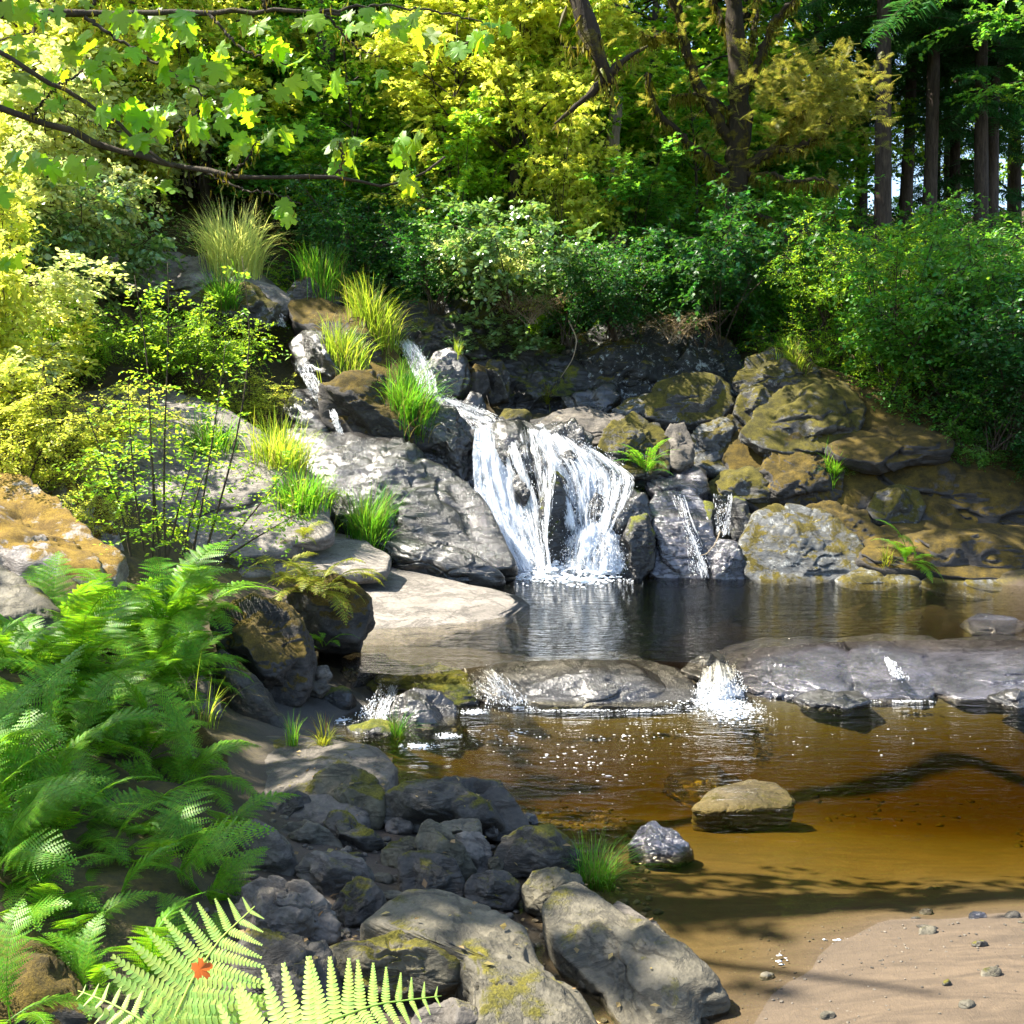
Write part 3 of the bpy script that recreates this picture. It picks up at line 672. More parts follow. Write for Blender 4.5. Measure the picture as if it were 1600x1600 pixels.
for k, (cx, cy, rx, ry, mt, lb) in enumerate([
    (597, 1378, 18, 12, 'tan', 'small tan stone wedged left of the blocky black stone'), (616, 1407, 19, 13, 'tan', 'small pale stone at the foot of the blocky black stone'),
    (624, 1294, 21, 12, 'grey', 'small grey stone under the left end of the long dark boulder'), (555, 1345, 16, 12, 'dark', 'small dark stone beside the flat slab stone'),
    (408, 1268, 16, 22, 'tan', 'tan stone half buried left of the dark wedge stone'), (700, 1388, 14, 8, 'grey', 'pebble between the blocky and glossy black stones'),
    (775, 1352, 12, 10, 'olive', 'small olive stone left of the rounded dark boulder'), (440, 1392, 22, 14, 'grey', 'small grey stone under the overhanging frond'),
    (640, 1425, 24, 8, 'tan', 'low tan stone at the crest of the long slab boulder'), (500, 1274, 10, 7, 'tan', 'pale pebble below the blue-black angular stone'),
    (768, 1300, 10, 9, 'grey', 'grey pebble right of the flat pale-topped stone'), (600, 1324, 8, 6, 'tan', 'pale pebble right of the tapering dark stone')]):
    fg('stone', lb, ell(cx, cy, rx, ry, 10), mt, .04, fac=6, sub=4, group=SH)
# pebbles on the sand bar and shallow bed
PB = 'pebbles on the sand bar'
for cx, cy, rx, ry, mt, lb in [(1449, 1452, 14, 9, 'tan', 'round tan pebble on the edge of the sand bar'), (1199, 1511, 11, 7, 'tan', 'pale tan pebble at the left tip of the sand bar'),
    (1548, 1538, 16, 10, 'tan', 'pointed yellowish pebble lying on the sand'), (1447, 1424, 11, 6, 'dark', 'wet dark pebble in the shallows off the sand bar'),
    (1528, 1438, 14, 8, 'wetpale', 'shiny wet pebble at the waterline of the sand bar'), (1582, 1440, 12, 7, 'dark', 'dark wet pebble at the right edge by the sand bar'),
    (1530, 1500, 12, 4, 'dark', 'thin dark chip of stone on the sand'), (1478, 1573, 7, 4, 'dark', 'tiny dark pebble near the bottom of the sand bar'),
    (1510, 1596, 12, 7, 'tan', 'tan pebble cut by the bottom edge of the picture'), (1294, 1588, 12, 7, 'tan', 'pinkish pebble on the left of the sand bar')]:
    o = fg('pebble', lb, ell(cx, cy, rx, ry, 9), mt, .03 if mt == 'tan' else -.015, fac=5, sub=3, cat='pebble', group=PB, T=.02)
    o.location.z = H(o.location.x, o.location.y) + .004
for cx, cy in ((1480, 1408), (1500, 1400), (1530, 1402), (1460, 1392), (1556, 1412), (1590, 1400)):
    fg('pebble', 'dull brown pebble on the bed under the shallow water', ell(cx, cy, 14, 6, 9), 'dark', -.1, fac=4, sub=3, T=.02, cat='pebble', group='pebbles under the shallow water')

# ---- middle left shore
rock('rock_slab', 'flat smooth grey slab beside the little left cascade', [(356, 1190), (372, 1168), (410, 1160), (520, 1164), (590, 1180), (622, 1214), (612, 1256), (570, 1300), (500, 1306), (430, 1292), (390, 1270), (362, 1236)], 5.9, 7.45, .14, 'grey', n=3.4, fac=2, rough=.012, sub=6)
rock('boulder', 'brown moss-covered boulder at the edge of the ferns', [(232, 1150), (262, 1118), (300, 1126), (340, 1166), (372, 1220), (388, 1280), (384, 1330), (340, 1360), (280, 1350), (240, 1280)], 6.3, 6.9, .35, 'mossbrown', fac=4, sub=6, rough=.05)
rock('boulder', 'tall black-fronted boulder with an orange moss cap', [(332, 972), (352, 948), (400, 936), (448, 950), (474, 980), (486, 1020), (484, 1070), (468, 1104), (430, 1112), (390, 1080), (350, 1030)], 8.6, 8.9, .45, 'mossbrown', n=3.6, fac=5, sub=6, rough=.04)
rock('boulder', 'pointed slate-grey boulder slanting down in front of the black-fronted boulder', [(328, 1040), (346, 1018), (372, 1036), (420, 1090), (462, 1148), (454, 1166), (420, 1176), (372, 1160), (338, 1120)], 7.9, 8.4, .3, 'dark', n=3, fac=6, sub=5, rough=.035)
rock('stone', 'tan rounded stone among the ferns left of the slanting boulder', [(264, 1090), (280, 1062), (310, 1058), (330, 1072), (326, 1096), (300, 1110), (272, 1108)], 7.6, 7.8, .16, 'tan')
rock('stone', 'blue-grey stone partly hidden by grass below the tan rounded stone', [(240, 1120), (270, 1098), (310, 1094), (342, 1100), (344, 1124), (300, 1134), (250, 1136)], 7.3, 7.5, .16, 'grey')
rock('stone', 'little yellowish block standing at the corner of the flat grey slab', [(338, 1146), (350, 1132), (366, 1136), (372, 1160), (358, 1168), (340, 1164)], 7.5, 7.6, .08, 'tan', n=3, sub=4)
rock('boulder', 'dark boulder under the yellow fern clump', [(436, 960), (470, 920), (530, 905), (572, 930), (582, 970), (560, 1010), (500, 1016), (452, 1000)], 9.6, 9.9, .35, 'mossbrown', fac=5)
rock('rock_slab', 'smooth slab of tan bedrock sloping into the upper pool', [(340, 930), (360, 892), (430, 868), (540, 872), (620, 888), (700, 908), (790, 928), (840, 944), (780, 980), (690, 1004), (600, 1018), (560, 1028), (470, 1020), (390, 990)], 10.2, 15.4, .13, 'pale', n=2.4, fac=0, rough=.016, sub=6)
rock('rock_slab', 'pale flat rock shelf behind the big feathery fern', [(330, 886), (380, 846), (470, 828), (560, 846), (610, 876), (600, 902), (480, 905), (380, 905)], 12.4, 15.0, .14, 'pale', n=3, fac=2, rough=.015, sub=6)
rock('rock_slab', 'grey wet slab at the head of the little left cascade', [(502, 1066), (524, 1038), (560, 1028), (606, 1034), (612, 1050), (580, 1066), (550, 1088), (516, 1092)], 9.2, 9.9, .14, 'wetpale', fac=4, n=3)
rock('boulder', 'low mossy rock where the pool spills on the left', [(480, 1100), (500, 1080), (540, 1078), (556, 1096), (550, 1112), (510, 1120)], 8.8, 9.0, .14, 'wetmoss', sub=4)
rock('boulder', 'wet dark domed boulder splitting the left cascade', [(608, 1124), (622, 1092), (650, 1078), (690, 1084), (715, 1104), (722, 1140), (700, 1172), (650, 1174), (618, 1156)], 8.6, 8.85, .28, 'wet', fac=4, rough=.035, sub=6)
rock('boulder', 'small wet rock with blades of grass in front of the domed boulder', [(540, 1140), (580, 1128), (614, 1134), (634, 1158), (620, 1176), (560, 1174)], 8.15, 8.35, .13, 'wetmoss', sub=4)
rock('stone', 'flat grey stone on the far corner of the flat grey slab', [(520, 1178), (548, 1168), (590, 1174), (616, 1192), (600, 1208), (550, 1200)], 7.6, 8.0, .06, 'grey', sub=4)
rock('stone', 'cluster of small wet stone by the foot of the black-fronted boulder', [(482, 1060), (492, 1044), (512, 1040), (520, 1056), (506, 1072), (488, 1074)], 8.9, 9.0, .06, 'grey', sub=4)
rock('stone', 'reddish wet stone left of the grey cascade slab', [(478, 1086), (484, 1066), (506, 1062), (516, 1074), (500, 1092)], 8.7, 8.8, .06, 'dark', sub=4)

# ---- ledge between the two pools
rock('rock_ledge', 'dark-fronted wet ledge holding back the upper pool', [(730, 1064), (760, 1046), (830, 1036), (920, 1030), (1010, 1036), (1066, 1054), (1086, 1084), (1070, 1108), (980, 1112), (860, 1110), (780, 1100), (745, 1088)], 9.1, 9.9, .14, 'wet', n=3, fac=2, rough=.015, sub=6)
rock('boulder', 'wet olive rock under the thin flow left of the ledge', [(560, 1068), (600, 1048), (670, 1044), (720, 1052), (752, 1080), (740, 1104), (690, 1110), (640, 1098), (590, 1090)], 9.0, 9.8, .14, 'wetmoss', fac=3, sub=6)
rock('rock_ledge', 'pale wet ledge glistening just right of the small cascade', [(1112, 1042), (1130, 1018), (1190, 1004), (1262, 1000), (1318, 1006), (1340, 1040), (1330, 1092), (1260, 1098), (1180, 1086), (1140, 1070)], 9.2, 10.75, .14, 'wetpale', n=2.4, fac=4, rough=.024, sub=6)
rock('rock_ledge', 'middle slab of the wet ledge with a dark notch in its face', [(1270, 1030), (1300, 1002), (1380, 996), (1452, 998), (1490, 1020), (1482, 1070), (1440, 1100), (1350, 1102), (1290, 1080)], 9.25, 10.85, .13, 'wetpale', n=2.6, fac=5, rough=.03, sub=6)
rock('rock_ledge', 'broad right end of the wet ledge running out of the picture', [(1440, 1040), (1470, 1004), (1560, 996), (1660, 1000), (1780, 1010), (1780, 1100), (1600, 1094), (1500, 1098), (1456, 1080)], 9.2, 10.85, .14, 'wetpale', n=2.6, fac=5, rough=.03, sub=6)
rock('stone', 'dark flat stone at the foot of the wet ledge', [(1240, 1094), (1280, 1080), (1340, 1084), (1362, 1100), (1320, 1110), (1260, 1108)], 8.95, 9.3, .07, 'wet', sub=5)
rock('stone', 'low dark stone at the right foot of the wet ledge', [(1540, 1092), (1570, 1080), (1610, 1082), (1640, 1098), (1590, 1108)], 8.95, 9.3, .07, 'wet', sub=5)
rock('stone', 'dark rock lip at the top of the small cascade', [(1060, 1050), (1080, 1034), (1120, 1020), (1134, 1030), (1120, 1048), (1090, 1060)], 9.45, 9.9, .08, 'wet', sub=5)
rock('stone', 'dark low rock at the upper edge of the wet ledge', [(912, 1044), (930, 1026), (970, 1022), (1004, 1030), (1010, 1046), (960, 1050)], 9.7, 10.0, .06, 'wet', sub=5)
rock('stone', 'pale wet rock just breaking the surface at the right of the upper pool', [(1500, 976), (1530, 962), (1580, 966), (1610, 982), (1580, 994), (1520, 992)], 11.1, 11.6, .06, 'wetpale', sub=4)

# ---- rock wall left of the falls
rock('rock_slab', 'great wet slab curving down to the left foot of the waterfall', [(440, 690), (540, 688), (632, 702), (700, 742), (748, 792), (790, 858), (814, 900), (770, 900), (700, 880), (640, 872), (560, 860), (470, 800)], 14.2, 16.0, .5, 'wet', n=2.8, fac=3, seed=907, sub=6, rough=.03)
rock('boulder', 'low brown rock at the waterline under the great wet slab', [(560, 850), (620, 838), (680, 852), (745, 880), (796, 914), (770, 926), (710, 926), (630, 905)], 13.9, 14.6, .35, 'wet', n=3, fac=5, sub=6, rough=.03)
rock('boulder', 'brown moss-backed boulder with dark underside above the great wet slab', [(500, 612), (540, 590), (590, 588), (640, 612), (668, 650), (680, 700), (650, 716), (580, 706), (530, 690), (505, 650)], 15.9, 16.4, .6, 'mossbrown', fac=5, sub=6, rough=.04)
rock('boulder', 'jagged black wet rock flanking the left side of the waterfall', [(630, 660), (668, 634), (712, 650), (744, 676), (756, 720), (758, 790), (740, 800), (690, 740), (640, 712)], 15.7, 16.4, .55, 'wet', fac=8, sub=6, rough=.06)
rock('rock_ledge', 'long brown ridge sloping beside the upper cascade', [(450, 486), (500, 476), (560, 498), (604, 540), (640, 584), (640, 612), (590, 600), (550, 570), (500, 540), (460, 520)], 17.4, 19.0, .55, 'mossbrown', fac=4, sub=6, rough=.03)
rock('boulder', 'square brown block at the top left of the falls', [(452, 462), (466, 444), (510, 440), (538, 452), (542, 478), (500, 490), (460, 484)], 19.0, 19.3, .4, 'mossy', n=3.6, fac=5)
rock('boulder', 'dark wet rock in the left gully below the long ridge', [(456, 548), (476, 528), (530, 542), (580, 576), (580, 600), (520, 602), (470, 586)], 16.8, 17.6, .5, 'wet', fac=6, sub=5)
rock('boulder', 'wet rock under the thin left trickle', [(470, 620), (500, 612), (528, 640), (545, 690), (520, 712), (470, 706), (440, 660)], 16.2, 16.8, .5, 'wet', fac=5)
rock('rock_slab', 'broad pale bedrock slope behind the slim willow stems', [(60, 700), (120, 622), (240, 610), (350, 650), (440, 700), (500, 770), (520, 840), (430, 872), (330, 872), (200, 830), (100, 780)], 12.6, 16.8, .3, 'pale', n=3, fac=3, sub=6, rough=.025)
rock('rock_slab', 'sunlit pale rock shelf high on the left bank', [(110, 430), (180, 402), (280, 398), (370, 420), (450, 470), (440, 500), (330, 480), (210, 460)], 18.5, 20.5, .3, 'pale', n=3, fac=3, sub=5)
rock('boulder', 'brown rock edge on the left bank below the bright grass', [(300, 470), (340, 448), (400, 452), (440, 480), (420, 512), (340, 500)], 18.0, 18.5, .35, 'mossy', fac=5)
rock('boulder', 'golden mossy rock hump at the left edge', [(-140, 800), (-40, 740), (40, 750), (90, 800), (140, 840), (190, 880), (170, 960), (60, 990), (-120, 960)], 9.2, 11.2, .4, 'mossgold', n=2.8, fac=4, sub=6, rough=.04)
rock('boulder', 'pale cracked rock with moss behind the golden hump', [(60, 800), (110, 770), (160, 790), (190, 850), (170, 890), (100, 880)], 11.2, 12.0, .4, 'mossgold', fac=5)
rock('boulder', 'shaded speckled granite boulder at the left edge', [(-140, 930), (-60, 896), (10, 908), (70, 948), (120, 990), (110, 1040), (20, 1060), (-130, 1050)], 7.6, 8.6, .4, 'tan', fac=4, sub=6, rough=.03)

# ---- falls: bedrock core, ledges and boulders
rock('bedrock_wall', 'dark bedrock wall behind the falling water', [(700, 680), (760, 662), (860, 664), (960, 700), (1030, 740), (1160, 760), (1200, 790), (1190, 900), (1000, 940), (800, 940), (740, 860), (720, 760)], 15.6, 17.2, .30, 'wet', n=3.4, fac=4, sub=6, rough=.03, cat='rock')
rock('boulder', 'round-topped wet rock at the crest of the waterfall', [(756, 690), (772, 668), (820, 664), (850, 680), (862, 712), (852, 742), (812, 744), (772, 726)], 15.5, 16.2, .3, 'wet', fac=4, rough=.04)
rock('boulder', 'dark mossy pillar of rock parting the waterfall', [(842, 780), (852, 746), (870, 738), (886, 756), (892, 810), (886, 880), (868, 896), (848, 884), (842, 830)], 14.9, 15.2, .32, 'wetmoss', n=3, fac=5, rough=.04)
rock('boulder', 'dark rounded rock right of the main fall', [(944, 806), (956, 776), (985, 764), (1010, 776), (1016, 820), (1000, 846), (960, 846)], 15.0, 15.3, .3, 'wet', fac=4)
rock('boulder', 'green mossy rock at the foot right of the main fall', [(966, 850), (984, 812), (1010, 806), (1024, 836), (1020, 890), (1000, 912), (970, 908)], 14.7, 15.0, .3, 'wetmoss', fac=4)
rock('rock_slab', 'shining wet rock face under the right-hand trickles', [(1006, 800), (1030, 772), (1080, 770), (1106, 800), (1120, 850), (1112, 910), (1060, 916), (1016, 900)], 14.7, 15.5, .28, 'wetpale', n=3, fac=4, sub=6, rough=.035)
rock('boulder', 'wet silver rock at the waterline right of the trickle', [(1102, 870), (1120, 846), (1150, 850), (1164, 880), (1160, 918), (1110, 920)], 14.6, 14.9, .25, 'wetpale', fac=4)
rock('boulder', 'mossy post of rock left of the narrow blue trickle', [(1088, 800), (1098, 784), (1114, 788), (1120, 820), (1112, 850), (1092, 846)], 15.2, 15.4, .2, 'wetmoss', n=3, sub=4)
rock('boulder', 'mossy post of rock right of the narrow blue trickle', [(1136, 800), (1146, 778), (1166, 782), (1176, 820), (1168, 852), (1142, 848)], 15.2, 15.4, .2, 'wetmoss', n=3, sub=4)
rock('rock_ledge', 'violet-grey ledge above the right-hand trickles', [(1004, 760), (1024, 734), (1062, 726), (1100, 744), (1112, 770), (1090, 784), (1030, 784)], 15.6, 16.3, .25, 'wetpale', fac=5)
rock('rock_ledge', 'olive mossy ledge at the right end of the falls', [(1104, 762), (1130, 742), (1176, 738), (1212, 756), (1206, 784), (1150, 788), (1114, 784)], 15.7, 16.3, .25, 'mossy', fac=5)
rock('rock_slab', 'flat pale slab above the olive ledge', [(1076, 728), (1110, 708), (1160, 700), (1206, 706), (1220, 730), (1180, 746), (1110, 742)], 16.2, 17.0, .18, 'bluegrey', n=3, fac=3)
rock('rock_ledge', 'rounded brown-grey ledge behind the crest of the waterfall', [(840, 668), (870, 646), (920, 638), (975, 650), (1010, 672), (980, 702), (920, 700), (860, 694)], 16.2, 17.0, 0.20, 'grey', fac=9, sub=6, rough=.035)
rock('boulder', 'dark rock in place of the shaded hollow just right of the waterfall crest', [(838, 682), (862, 664), (900, 666), (926, 686), (922, 704), (880, 704)], 15.8, 16.2, .25, 'wet', fac=5)  # dark solid drawn where the ledge has only a shaded hollow
rock('boulder', 'rounded olive-brown boulder above the sword fern', [(926, 712), (944, 668), (985, 652), (1030, 664), (1046, 700), (1040, 740), (990, 750), (944, 736)], 15.8, 16.4, 0.26, 'mossy', fac=9, sub=6)
rock('boulder', 'upright brown block right of the olive-brown boulder', [(1032, 690), (1046, 664), (1068, 662), (1082, 690), (1084, 728), (1060, 738), (1038, 730)], 15.9, 16.3, 0.20, 'grey', n=3, fac=9)
rock('boulder', 'grey rock shelf right of the upright brown block', [(1072, 690), (1096, 668), (1140, 654), (1168, 668), (1160, 700), (1110, 726), (1080, 724)], 16.4, 17.0, 0.23, 'bluegrey', fac=9)
rock('boulder', 'large moss-streaked boulder in the gap above the ledges', [(994, 640), (1020, 612), (1064, 592), (1106, 592), (1138, 608), (1146, 640), (1120, 664), (1060, 668), (1010, 660)], 17.0, 17.6, 0.39, 'mossy', fac=9, sub=6, rough=.03)
rock('rock_slab', 'pale tilted slab at the left foot of the moss-streaked boulder', [(950, 644), (980, 628), (1016, 616), (1020, 640), (985, 654)], 17.0, 17.5, .15, 'bluegrey', fac=3, sub=4)
rock('boulder', 'small pale boulder on the crest with a moss cap', [(776, 656), (790, 641), (812, 640), (830, 650), (826, 666), (792, 668)], 16.4, 16.6, .16, 'mossy', sub=4)
rock('boulder', 'round dark boulder right of the upper cascade', [(662, 580), (678, 554), (706, 549), (730, 566), (736, 600), (720, 632), (686, 634), (668, 612)], 17.4, 17.7, .45, 'wet', fac=3, rough=.03)
rock('boulder', 'small brown boulder next to the round dark boulder', [(728, 590), (742, 572), (760, 576), (766, 604), (752, 628), (734, 624)], 17.5, 17.7, .3, 'mossbrown', fac=4, sub=4)
rock('boulder', 'yellow moss-capped boulder in the dark gully', [(752, 590), (764, 564), (784, 564), (796, 590), (794, 626), (766, 634)], 17.9, 18.1, .35, 'mossy', fac=4)
rock('stone', 'little wet stone below the small brown boulder', [(722, 632), (736, 612), (752, 616), (760, 640), (740, 652)], 17.1, 17.2, .18, 'wet', sub=4)
rock('cliff', 'lichen-blotched cliff face under the forest edge', [(870, 570), (890, 530), (940, 512), (1010, 520), (1050, 550), (1060, 600), (1020, 650), (930, 660), (880, 640)], 18.6, 19.6, .7, 'lichen', n=3.2, fac=6, sub=6, rough=.05)
rock('cliff', 'dim mossy cliff to the right of the lichen-blotched face', [(1030, 580), (1044, 530), (1090, 520), (1140, 540), (1166, 580), (1150, 630), (1090, 650), (1040, 640)], 18.8, 19.6, .6, 'lichen', n=3, fac=6, sub=6, rough=.05)
rock('cliff', 'dark overhung rock wall in the gully behind the crest', [(760, 600), (780, 560), (840, 545), (900, 560), (930, 600), (940, 650), (860, 664), (780, 656)], 18.4, 18.9, .5, 'wetmoss', n=3.2, fac=6, sub=6, rough=.05)
rock('rock_ledge', 'dark stepped ledge at the base of the gully wall', [(880, 630), (920, 612), (960, 610), (974, 630), (950, 652), (896, 652)], 17.7, 18.1, .3, 'wet', n=3.4, fac=5)
rock('cliff', 'black dripping wall under the hanging bushes', [(600, 520), (640, 476), (720, 470), (790, 500), (810, 560), (780, 600), (700, 590), (630, 560)], 18.8, 19.5, .5, 'wetmoss', n=3, fac=6, sub=6, rough=.05)

# ---- right bank
rock('boulder', 'tall mossy boulder at the top of the right bank', [(1146, 590), (1168, 560), (1210, 542), (1256, 552), (1282, 584), (1270, 622), (1210, 632), (1160, 630)], 17.2, 17.7, 0.37, 'mossy', fac=8, sub=6, rough=.04)
rock('boulder', 'small rounded moss boulder below the tall mossy boulder', [(1144, 644), (1158, 616), (1190, 606), (1210, 624), (1204, 656), (1170, 672)], 16.7, 17.0, 0.25, 'mossy', fac=8)
rock('rock_slab', 'wide mossy slab with bare white patches on the right bank', [(1156, 680), (1190, 634), (1250, 602), (1310, 600), (1346, 640), (1340, 690), (1270, 712), (1190, 706)], 16.0, 17.2, 0.31, 'mossy', fac=8, sub=6, rough=.04)
rock('boulder', 'gold-brown mossy boulder below the wide slab', [(1184, 740), (1200, 706), (1240, 682), (1290, 680), (1316, 716), (1310, 780), (1260, 804), (1206, 786)], 15.6, 16.3, 0.34, 'mossbrown', fac=9, sub=6, rough=.05)
rock('boulder', 'round moss-covered boulder resting on the brown slope', [(1354, 796), (1366, 770), (1400, 760), (1434, 768), (1446, 794), (1432, 818), (1390, 822), (1362, 814)], 15.3, 15.6, 0.25, 'mossy', fac=7, rough=.03)
rock('boulder', 'large blue-grey boulder at the waterline of the right bank', [(1160, 850), (1176, 812), (1230, 790), (1290, 800), (1330, 840), (1360, 880), (1356, 912), (1280, 922), (1190, 918), (1164, 900)], 14.5, 15.3, 0.31, 'bluegrey', n=2.8, fac=9, sub=6, rough=.04)
rock('rock_ledge', 'low blue-grey ledge beside the right bank fern', [(1310, 906), (1350, 886), (1410, 876), (1440, 892), (1440, 920), (1380, 928), (1326, 922)], 14.1, 14.7, 0.12, 'bluegrey', n=2.8, fac=8)
rock('rock_ledge', 'long blue-grey rock shelf along the right waterline', [(1428, 918), (1460, 896), (1540, 890), (1640, 896), (1760, 900), (1760, 960), (1600, 944), (1500, 936)], 13.6, 14.5, 0.14, 'bluegrey', n=2.8, fac=7, sub=6, rough=.015)
rock('boulder', 'brown moss mound above the right waterline', [(1330, 880), (1370, 830), (1460, 820), (1560, 830), (1680, 850), (1700, 910), (1540, 905), (1400, 900)], 14.2, 15.4, 0.25, 'mossbrown', fac=7, sub=6, rough=.04)
rock('boulder', 'broad brown moss hump high on the right slope', [(1300, 770), (1340, 716), (1430, 700), (1540, 716), (1640, 760), (1640, 830), (1480, 830), (1340, 820)], 15.4, 16.8, 0.31, 'mossbrown', fac=7, sub=6, rough=.05)

rock('rock_slab', 'continuous moss-clad bedrock slope between the right bank boulders', [(1130, 720), (1170, 620), (1250, 580), (1400, 620), (1620, 650), (1780, 700), (1780, 905), (1500, 905), (1330, 890), (1210, 830), (1150, 790)], 14.9, 17.9, .35, 'mossbrown', n=3, fac=6, sub=6, rough=.03)
rock('rock_ledge', 'angular brown ledge jutting from the right bank slope', [(1300, 700), (1340, 676), (1430, 668), (1490, 690), (1480, 716), (1390, 726), (1320, 722)], 15.6, 16.4, .2, 'mossbrown', n=3.4, fac=8, rough=.05)
rock('rock_ledge', 'low mossy step above the blue-grey waterline boulder', [(1240, 806), (1290, 786), (1350, 800), (1380, 840), (1330, 866), (1270, 850)], 14.9, 15.5, .2, 'mossbrown', n=3.2, fac=8, rough=.05)
# ------------------------------------------------------------------ falling water
class Sheet:
    """surface the water follows: rails of (px, py, Y) for several lines from left to right, each listed from top to bottom"""
    def __init__(self, rails):
        self.R = np.stack([resample(r, 24) for r in [np.array(x, float) for x in rails]], 0)
    def at(self, u, v):
        u = np.asarray(u, float) * (len(self.R) - 1); v = np.clip(np.asarray(v, float), 0, 1.05) * 23
        i = np.clip(np.floor(u).astype(int), 0, len(self.R) - 2); j = np.clip(v.astype(int), 0, 22)
        a = (u - i)[..., None]; b = (v - j)[..., None]; R_ = self.R
        q = (R_[i, j] * (1 - a) + R_[i + 1, j] * a) * (1 - b) + (R_[i, j + 1] * (1 - a) + R_[i + 1, j + 1] * a) * b
        return unproj(q[..., 0], q[..., 1], q[..., 2])
OUT = np.array([0.0, -0.75, 0.66])
def waterfall(name, label, rails, n_str, cover=0.5, w=0.006, seed=1, drops=200, lift=0.08, width_m=1.0, height_m=2.0, layers=2, dens=None, cat='waterfall', gap=0.0, ragged=.12):
    rs = np.random.RandomState(seed); S = Sheet(rails)
    c = S.at(np.array([.5]), np.array([1.0]))[0]
    root = empty(name, c); tag(root, label, cat)
    mat = M.setdefault('sheet%.2f' % cover, None) or fall_sheet_mat('water_film_%d' % int(cover * 100), cover)
    M['sheet%.2f' % cover] = mat
    nu, nv = 50, 70
    for k in range(layers):
        u, v = np.meshgrid(np.linspace(-.08, 1.08, nu), np.linspace(0, 1, nv))
        V = S.at(u, v)
        V = V + OUT * (0.02 + k * lift * 0.7 + 0.05 * fbm(np.stack([u * 7 * width_m, v * 2.2 * height_m, 0 * u + k * 9], -1), 3, seed + k))[..., None]
        ed = .20 * fbm(np.stack([u * 0 + np.round(u), v * 7 * height_m, 0 * u + k], -1), 3, seed + 30)
        fade = np.clip((np.minimum(u, 1 - u) + .06 + ed) / .16, 0, 1) * np.clip(v / .10, 0, 1)
        i = np.arange(nv - 1)[:, None] * nu + np.arange(nu - 1)[None]
        q = np.stack([i, i + nu, i + nu + 1, i + 1], -1).reshape(-1, 4)
        uv = np.stack([u * width_m + k * 3.3, v * height_m + k * 1.7], -1).reshape(-1, 2)
        o = link('water_sheet', make_mesh('water_sheet', V.reshape(-1, 3) - c, q, mat, True, uv, {'fade': fade.ravel()}), root)
    # strands of white water, gathered into braids
    seg = 5; g = Geo()
    m = int(n_str * 4.6)
    u0 = rs.uniform(-ragged, 1 + ragged, m); v0 = rs.rand(m) * 1.08 - 0.1; ln = rs.uniform(0.015, 0.11, m) * rs.uniform(.8, 1.3)
    braid = fbm(np.stack([u0 * 9 * width_m, v0 * 1.3 * height_m, 0 * u0 + seed], -1), 3, seed + 7)
    keep = rs.rand(m) < np.clip(.50 + 1.5 * braid - gap, .02, 1)
    if dens is not None: keep &= rs.rand(m) < dens(u0, v0 + ln / 2)
    u0, v0, ln = u0[keep], v0[keep], ln[keep]
    nn = len(u0); tt = np.linspace(0, 1, seg + 1)
    vv = np.clip(v0[:, None] + ln[:, None] * tt, 0, 1.03)
    uu = u0[:, None] + 0.03 * noise3(np.stack([u0[:, None] * 9 + 0 * tt, vv * 5, 0 * vv], -1), seed) + rs.normal(0, .02 * min(1.0, width_m + .3), (nn, 1)) * tt
    lf = rs.rand(nn, 1) ** 1.6 * lift * (.4 + vv) + 0.015 + 0.05 * np.abs(noise3(np.stack([uu * 12, vv * 6, 0 * vv], -1), seed + 3))
    C = S.at(uu, vv) + OUT * lf[..., None]
    wd = (rs.uniform(0.25, 1.0, (nn, 1)) ** 1.5 * w * np.sin(np.pi * (0.06 + 0.88 * tt)))[..., None]
    sa = rs.normal(0, .6, (nn, 1, 1)); side = np.concatenate([np.cos(sa), np.sin(sa), 0 * sa], -1)
    V = np.stack([C - side * wd, C + side * wd], 2).reshape(-1, 3) - c
    b = (np.arange(nn)[:, None] * (seg + 1) + np.arange(seg)[None]) * 2
    g.add(V, None, np.stack([b, b + 1, b + 3, b + 2], -1).reshape(-1, 4))
    o = link('white_streaks', g.mesh('white_streaks', M['streak']), root); tag(o, kind='stuff')
    if drops:
        iv, it = ico(1); drops *= 8
        u = rs.uniform(-.1, 1.1, drops); v = rs.rand(drops) ** 0.6
        C = S.at(u, v) + OUT * (rs.rand(drops, 1) * lift * 2.0) + rs.normal(0, .05, (drops, 3)) * min(1.0, width_m + .1) * (.4 + v)[:, None] - c
        r = rs.uniform(.0015, .0055, drops)
        V = (C[:, None] + iv[None] * r[:, None, None] * np.array([1, 1, 1.9])).reshape(-1, 3)
        T = (it[None] + (np.arange(drops) * len(iv))[:, None, None]).reshape(-1, 3)
        o = link('spray_drops', make_mesh('spray_drops', V, T, M['foam']), root); tag(o, kind='stuff')
    return root
waterfall('waterfall', 'left broad white fall pouring into the upper pool', [
    [(746, 676, 16.0), (744, 700, 15.75), (746, 740, 15.55), (750, 790, 15.3), (768, 840, 15.1), (800, 894, 14.9)],
    [(760, 670, 16.0), (764, 700, 15.7), (772, 750, 15.45), (784, 800, 15.2), (800, 850, 15.05), (822, 896, 14.85)],
    [(778, 672, 16.0), (788, 704, 15.65), (802, 760, 15.4), (818, 810, 15.15), (832, 850, 15.0), (848, 894, 14.85)]],
    4200, 0.85, .008, 5, 260, .10, .8, 2.2)
